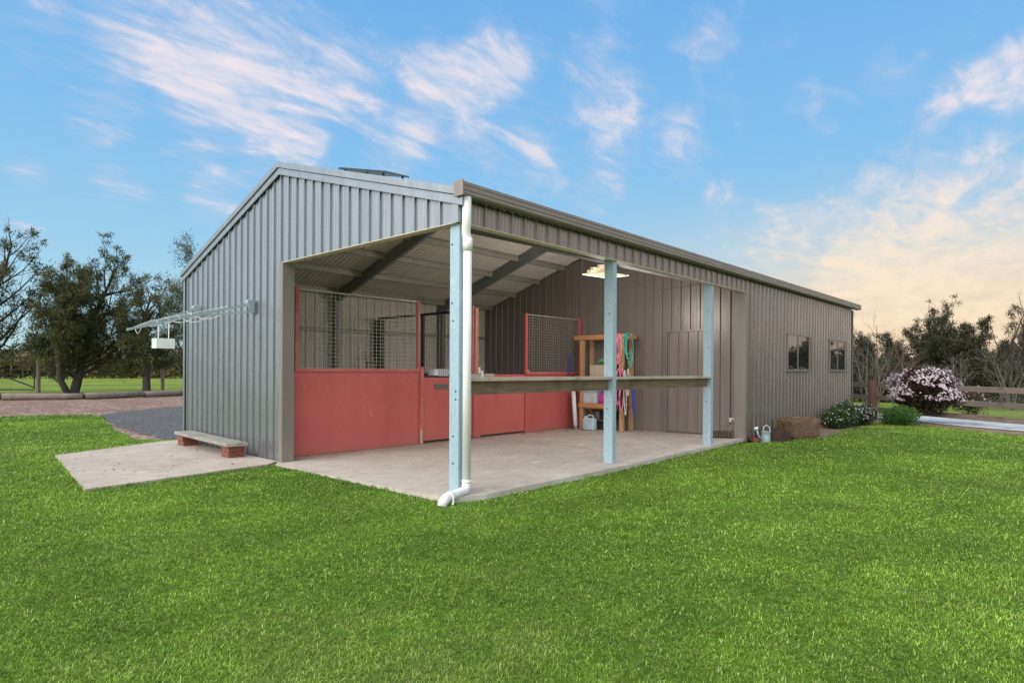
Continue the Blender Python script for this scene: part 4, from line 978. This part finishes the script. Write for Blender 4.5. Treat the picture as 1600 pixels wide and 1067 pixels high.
MB().tube([ga.lerp(gb,.58)+Vector((0,0,1.4)), gb+Vector((0,0,.25))], .04, 8).build('brace', M['black'], gt)
gm = MB()
for k in range(12):
    q = ga.lerp(gb, k/11); gm.tube([q+Vector((0,0,.15)), q+Vector((0,0,1.9))], .008, 4)
for k in range(7): gm.tube([ga+Vector((0,0,.2+.27*k)), gb+Vector((0,0,.2+.27*k))], .008, 4)
gm.build('wire_mesh', M['greymetal'], gt)
pc_ = [(3.5,39.4),(9.6,37.9),(15.5,36.4)]
for (x, y), lab in zip(pc_, ['grey timber gate post left of the large tree','thin dark fence post just left of the smaller tree trunk','paddock fence post hidden near the shed corner']):
    tag(MB().tube([(x,y,-.1),(x,y,1.0),(x,y,2.0)],[.11,.105,.10],10).build('fence_post', M['log']), lab, 'fence post', 'posts of the paddock wire fence')
fwm = MB()
for z in (.35,.8,1.25,1.7):
    for a, b in zip(pc_[:-1], pc_[1:]): fwm.tube([(*a,z),(*b,z)], .008, 4)
tag(fwm.build('fence_wire', M['greymetal']), 'thin wires of the paddock fence behind the left trees', 'wire')

# ------------------------------------------------------------------ rail fence on the right
dirn = Vector((-2.2,-3.9,0)).normalized(); P0 = Vector((17.47,-.23,0)); nrm = Vector((-dirn.y, dirn.x, 0))
posts = [(0,.085,1.10,'thick round red brown fence post beside the far end of the shed'),(-3.0,.075,1.05,'fence post hidden behind the far end of the shed'),(6.2,.07,.98,'fence post beyond the right edge of the photo')]
for s_, r_, h_, lab in posts:
    q = P0 + dirn*s_; mb = MB(); mb.tube([(q.x,q.y,-.1),(q.x,q.y,h_*.5),(q.x,q.y,h_-.01),(q.x,q.y,h_)],[r_*1.45,r_*1.4,r_*1.38,r_*1.25],14)
    tag(mb.build('fence_post', M['fencepost']), lab, 'fence post', 'round posts of the rail fence')
lab3 = {0:'top',1:'middle',2:'bottom'}
for bay, (s0, s1, where) in enumerate(((-3.0,-.12,'left of the red brown post'),(.02,3.1,'between the red brown post and the flowering shrub'),(3.1,6.2,'right of the flowering shrub'))):
    for k, z in enumerate((.92,.53,.16)):
        z0 = z + (.04 if s0 < 2 else -.03) - .02*k*0; a = P0+dirn*s0+nrm*.09; b = P0+dirn*s1+nrm*.09
        za = z+.06-.012*(s0+3); zb = z+.06-.012*(s1+3)
        mb = MB(); h2 = .075
        A_ = Vector((a.x,a.y,za)); B_ = Vector((b.x,b.y,zb)); mid = A_.lerp(B_,.5)+Vector((0,0,rnd.uniform(-.012,.012)))
        L_ = (B_-A_).length; ang = math.atan2(dirn.y, dirn.x)
        mb = MB(); mb.bar((-L_/2,0,(za-zb)/2),(L_/2,0,(zb-za)/2),.035,.15)
        me_o = mb.build('fence_rail', M['fence'], bevel=.008); me_o.location = (A_+B_)/2 + Vector((0,0,-.075)); me_o.rotation_euler = (0,0,ang)
        tag(me_o, 'weathered %s fence rail %s' % (lab3[k], where), 'fence rail', 'rails of the timber fence')
nt_ = MB()
for k in range(40):
    q = P0+dirn*(3.4+2.8*k/39)-nrm*.03
    for sg in (-1,1): nt_.bar((q.x,q.y,.25),(q.x+dirn.x*.5*sg,q.y+dirn.y*.5*sg,.85),.004,.004)
tag(nt_.build('wire_netting', M['greymetal']), 'fine wire netting fixed behind the rails right of the flowering shrub', 'netting')

# ------------------------------------------------------------------ flowering shrubs
def shrub(name, label, cat, c, rad, n_leaf, n_flow, seed, leafcol, flowcol, fl_up=.2, ls=(.03,.06), fs=(.02,.035), group=None, flow_bias=None, patch=2.2):
    rng = np.random.RandomState(seed); c = np.array(c, float); rad = np.array(rad, float)
    t = thing(name, label, cat, (c[0], c[1], c[2]-rad[2]), group)
    def shell(n, k0, k1):
        d = unit(rng.normal(0,1,(n,3))); lump = np.array([1+.36*mnoise.noise(Vector(q*1.9+seed))+.26*mnoise.noise(Vector(q*4.6+seed)) for q in d])
        return d, c + d*rad*(rng.uniform(k0,k1,n)*lump)[:,None]
    d, p = shell(n_leaf, .35, 1.0); ok = p[:,2] > c[2]-rad[2]*.98; d = d[ok]; p = p[ok]; n = len(p)
    l0, l1 = np.array(leafcol[0]), np.array(leafcol[1])
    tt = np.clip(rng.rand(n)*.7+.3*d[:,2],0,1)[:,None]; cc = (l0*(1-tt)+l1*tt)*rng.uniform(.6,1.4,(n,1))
    v, c_ = leaf_tris(p, unit(d*.5+rng.normal(0,.7,(n,3))), rng.uniform(ls[0],ls[1],n), rng.uniform(.25,.45,n)*ls[1]*.6, cc, rng)
    npmesh('foliage', v, np.arange(len(v)).reshape(-1,3), c_, M['petal'], t)
    sm = MB()
    for k in range(9):
        a = rng.uniform(0,6.28); sm.tube([(c[0]+.1*math.cos(a),c[1]+.1*math.sin(a),c[2]-rad[2]),(c[0]+rad[0]*.6*math.cos(a),c[1]+rad[1]*.6*math.sin(a),c[2]+rad[2]*rng.uniform(-.1,.5))],[.012,.004],5)
    sm.build('stems', M['redtwig'], t)
    if n_flow:
        d, p = shell(n_flow*3, .93, 1.06)
        m = np.array([mnoise.noise(Vector(q*patch+seed*1.7)) for q in d]) + .5*d[:,2]*0 + rng.normal(0,.10,len(d))
        ok = (d[:,2] > -.35 if flow_bias is None else d[:,2] > flow_bias) & (m > fl_up-.25) ; p = p[ok][:n_flow]; d = d[ok][:n_flow]; n = len(p)
        V = []; Cc_ = []
        f0, f1 = np.array(flowcol[0]), np.array(flowcol[1])
        cols = f0 + (f1-f0)*rng.rand(n,1)
        nrm_ = unit(d + rng.normal(0,.45,(n,3)) + np.array([0,0,.3])); a1 = unit(np.cross(nrm_, rng.normal(0,1,(n,3)))); a2 = np.cross(nrm_, a1)
        r = rng.uniform(fs[0], fs[1], n)[:,None]
        for k in range(5):
            th = 2*math.pi*k/5; t1 = a1*math.cos(th-.45)+a2*math.sin(th-.45); t2 = a1*math.cos(th+.45)+a2*math.sin(th+.45)
            V.append(np.stack([p, p+t1*r, p+t2*r],1)); Cc_.append(cols*rng.uniform(.9,1.08,(n,1)))
        V = np.concatenate(V).reshape(-1,3); Cc_ = np.repeat(np.concatenate(Cc_),3,0)
        npmesh('flowers', V, np.arange(len(V)).reshape(-1,3), Cc_, M['petal'], t)['kind'] = 'stuff'
    return t
shrub('jasmine_shrub', 'large rounded shrub covered in pale pink flowers at the rail fence', 'shrub', (16.22,-1.80,.82), (.70,.84,.62), 14000, 2700, 4, ((.022,.024,.014),(.10,.045,.030)), ((.78,.60,.70),(.86,.78,.84)), .13, (.04,.09), (.018,.030), None, -.35, 2.3)
shrub('daisy_bush', 'low green daisy bush with mauve flowers, against the wall right of the hay bale', 'bush', (12.75,-.48,.17), (.55,.36,.28), 6500, 130, 6, ((.03,.06,.018),(.09,.15,.045)), ((.55,.42,.62),(.78,.70,.82)), .1, (.03,.06), (.013,.022), 'daisy bushes along the shed wall')
shrub('daisy_bush', 'taller daisy bush behind and between the other two at the shed wall', 'bush', (13.5,-.42,.25), (.55,.38,.33), 6500, 150, 16, ((.03,.06,.018),(.09,.15,.045)), ((.55,.42,.62),(.78,.70,.82)), .1, (.03,.06), (.013,.022), 'daisy bushes along the shed wall')
shrub('daisy_bush', 'daisy bush nearest the red brown fence post, thick with mauve flowers', 'bush', (14.25,-.65,.20), (.62,.42,.28), 6500, 300, 26, ((.03,.055,.018),(.08,.13,.045)), ((.55,.42,.62),(.78,.70,.82)), .05, (.03,.06), (.013,.022), 'daisy bushes along the shed wall')
shrub('green_bush', 'small rounded bright green bush in front of the flowering shrub', 'bush', (14.75,-1.45,.19), (.46,.46,.27), 7000, 14, 36, ((.04,.10,.02),(.12,.24,.05)), ((.7,.6,.7),(.8,.75,.8)), .3, (.03,.06), (.018,.026))
shrub('jasmine_shrub', 'wispy pink tipped climber straggling along the rails right of the flowering shrub', 'climber', (16.45,-2.85,.55), (.30,.42,.38), 1300, 60, 46, ((.03,.035,.015),(.14,.06,.04)), ((.75,.58,.66),(.82,.74,.78)), .1, (.04,.08), (.02,.035))

# ------------------------------------------------------------------ lawn grass
def inside(px, py, poly):
    poly = np.array(poly); r = np.zeros(len(px), bool); j = len(poly)-1
    for i in range(len(poly)):
        xi, yi = poly[i]; xj, yj = poly[j]
        c = ((yi > py) != (yj > py)) & (px < (xj-xi)*(py-yi)/(yj-yi+1e-12)+xi); r ^= c; j = i
    return r
def vnoise(x, y, s, seed):
    """cheap vectorised value noise"""
    rg = np.random.RandomState(seed); T = rg.rand(256,256)
    u = x*s+500; v = y*s+500; i = np.floor(u).astype(int); j = np.floor(v).astype(int); fu = u-i; fv = v-j
    fu = fu*fu*(3-2*fu); fv = fv*fv*(3-2*fv); g_ = lambda a,b: T[a%256,b%256]
    return (g_(i,j)*(1-fu)+g_(i+1,j)*fu)*(1-fv)+(g_(i,j+1)*(1-fu)+g_(i+1,j+1)*fu)*fv
def pdist(px, py, poly):
    d = np.full(len(px), 1e9); k = len(poly)
    for i in range(k):
        ax, ay = poly[i]; bx, by = poly[(i+1)%k]; L2 = (bx-ax)**2+(by-ay)**2
        t = np.clip(((px-ax)*(bx-ax)+(py-ay)*(by-ay))/L2,0,1); d = np.minimum(d, np.hypot(px-ax-t*(bx-ax), py-ay-t*(by-ay)))
    return d
def grass():
    n0 = 17000.0; rr = np.linspace(1.3, 27, 800); dens = n0*np.minimum(1,(3.0/rr))**1.55; w = rr*dens
    cum = np.concatenate([[0],np.cumsum((w[1:]+w[:-1])/2*np.diff(rr))]); total = int(cum[-1]*R(112))
    r = np.interp(rs.uniform(0,cum[-1],total), cum, rr); th = YAW + rs.uniform(-R(56), R(56), total)
    x = CAM.x + r*np.cos(th); y = CAM.y + r*np.sin(th)
    ok = inside(x, y, lawn_outline)
    ok &= ~((x > -.20) & (y > -.06) & (x < 8) & (y < 8))
    slab_out = [(-.22,-.12),(.2,-.24),(3,-.20),(7.5,-.02),(7.9,.0),(7.9,4),(-.1,4.2),(-.05,3.93),(-.20,3.70)]
    edge = vnoise(x,y,9,2)*.05
    ok &= ~inside(x+0, y+edge, slab_out)
    pad = [(-2.66,3.42),(-.30,3.78),(.2,3.98),(.2,8.0),(-.3,8.0),(-2.2,7.03),(-2.53,4.3)]
    ok &= ~inside(x, y-edge*.8+.02, pad)
    x = x[ok]; y = y[ok]; r = r[ok]; n = len(x)
    big = vnoise(x,y,.55,3)*.5+vnoise(x,y,1.7,4)*.3+vnoise(x,y,5,5)*.2
    fine = vnoise(x,y,14,6)
    dry = np.clip((vnoise(x,y,.35,8)*.6+vnoise(x,y,2.4,9)*.4-.56)*3.2,0,1)
    dry = np.maximum(dry, np.clip(1-(np.abs(y+1.3-(x-13)*-.05))/1.2,0,1)*np.clip((x-9.5)/4,0,1)*.8)
    h = (.009+.012*big+.008*fine)*rs.uniform(.55,1.45,n)*np.clip(.75+r*.025,.8,1.5)
    ed = np.minimum(pdist(x,y,slab_out), pdist(x,y,pad)); rag = np.clip(1-ed/.16,0,1)*np.clip(vnoise(x,y,6,77)*2.2-.5,0,1)
    h *= 1+2.2*rag*rs.rand(n)
    wk = vnoise(x,y,1.1,71)*vnoise(x,y,6,72); weed = (wk > .52) & (rs.rand(n) < .5)
    wd = .00135*np.maximum(1, r/2.6)**.80*rs.uniform(.7,1.3,n)
    az = rs.uniform(0,2*np.pi,n); tilt = np.clip(rs.normal(.92,.42,n),.05,1.50)
    D = np.stack([np.cos(az)*np.sin(tilt), np.sin(az)*np.sin(tilt), np.cos(tilt)],1); S_ = np.stack([-np.sin(az), np.cos(az), np.zeros(n)],1)
    base = np.stack([x,y,np.full(n,-.064)],1); ln_ = h*1.35
    mid = base + (D*.5+np.array([0,0,.3]))*ln_[:,None]*.55; tip = base + (D+np.array([0,0,.06]))*ln_[:,None]
    v = np.stack([base-S_*wd[:,None], base+S_*wd[:,None], mid+S_*wd[:,None]*.9, mid-S_*wd[:,None]*.9, tip],1).reshape(-1,3)
    o = np.arange(n)[:,None]*5
    t = np.concatenate([o+np.array([0,1,2]), o+np.array([0,2,3]), o+np.array([3,2,4])],1).reshape(-1,3)
    g0 = np.array(GR[0]); g1 = np.array(GR[1]); g2 = np.array(GR[2]); straw = np.array(GR[3])
    k = np.clip((big-.36)*3.4+rs.normal(0,.25,n),0,1)[:,None]
    c = g0*(1-k)+g1*k
    k2 = (rs.rand(n) < .22)[:,None]; c = np.where(k2, g2, c)
    c = c*(1-.38*dry[:,None])+np.array(GR[4])*.38*dry[:,None]
    k3 = (rs.rand(n) < .014+.06*dry)[:,None]; c = np.where(k3, straw, c)
    c = np.where(weed[:,None], np.array([.13,.30,.035]), c); wd = np.where(weed, wd*1.9, wd)
    cl_ = vnoise(x,y,34,41)*.6+vnoise(x,y,75,42)*.4; c *= np.clip(.42+1.2*cl_,.4,1.7)[:,None]
    c *= rs.uniform(.55,1.45,(n,1))*(.82+.36*vnoise(x,y,3.2,31)*vnoise(x,y,.8,32)*1.6)[:,None]
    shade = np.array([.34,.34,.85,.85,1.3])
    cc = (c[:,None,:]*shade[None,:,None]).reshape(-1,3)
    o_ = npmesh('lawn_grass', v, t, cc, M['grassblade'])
    tag(o_, 'short bright green grass blades of the mown lawn', 'grass', None, 'stuff')
    print('grass blades', n)
GR = [(.078,.185,.014),(.245,.43,.038),(.42,.57,.13),(.62,.57,.36),(.41,.45,.14)]
grass()

# ------------------------------------------------------------------ fallen leaves and straw bits
def litter():
    rng = np.random.RandomState(5)
    def patch(n, x0, x1, y0, y1, zf, big=1.0):
        x = rng.uniform(x0,x1,n); y = rng.uniform(y0,y1,n); return np.stack([x,y,zf(x,y)],1), np.full(n,big)
    groups = [patch(170,-2.4,-.15,4.0,7.0,lambda x,y: x*0-.031), patch(260,.1,8.0,-.1,4.2,lambda x,y: -.013*y+.003), patch(150,.4,7.8,3.95,4.26,lambda x,y: -.013*y+.003),
              patch(110,7.4,8.1,.0,4.0,lambda x,y: -.013*y+.003), patch(240,-9,14,-4,4,lambda x,y: x*0-.036,.8), patch(260,8.2,14,-1.0,-.1,lambda x,y: x*0-.058,1.2)]
    P = np.concatenate([g_[0] for g_ in groups]); k = np.concatenate([g_[1] for g_ in groups])
    lawnpart = slice(170+260+150+110,170+260+150+110+240)
    m = np.ones(len(P),bool); q = P[lawnpart]; m[lawnpart] = inside(q[:,0],q[:,1],lawn_outline) & ~((q[:,0]>-.4)&(q[:,1]>-.4)) & ~((q[:,0]>-2.9)&(q[:,1]>3.2))
    P = P[m]; k = k[m]; n = len(P)
    D = unit(rng.normal(0,1,(n,3))*np.array([1,1,.18])+np.array([0,0,.08]))
    col = np.array([.16,.095,.05])*rng.uniform(.4,2.2,(n,1)); st = rng.rand(n) < .3; col[st] = np.array([.48,.38,.20])*rng.uniform(.7,1.2,(st.sum(),1))
    v, c = leaf_tris(P, D, rng.uniform(.012,.045,n)*k, np.where(st,.0018,rng.uniform(.003,.010,n)), col, rng)
    tag(npmesh('leaf_litter', v, np.arange(len(v)).reshape(-1,3), c, M['straw']), 'scattered dry leaves and straw bits on the concrete and lawn', 'litter', None, 'stuff')
litter()
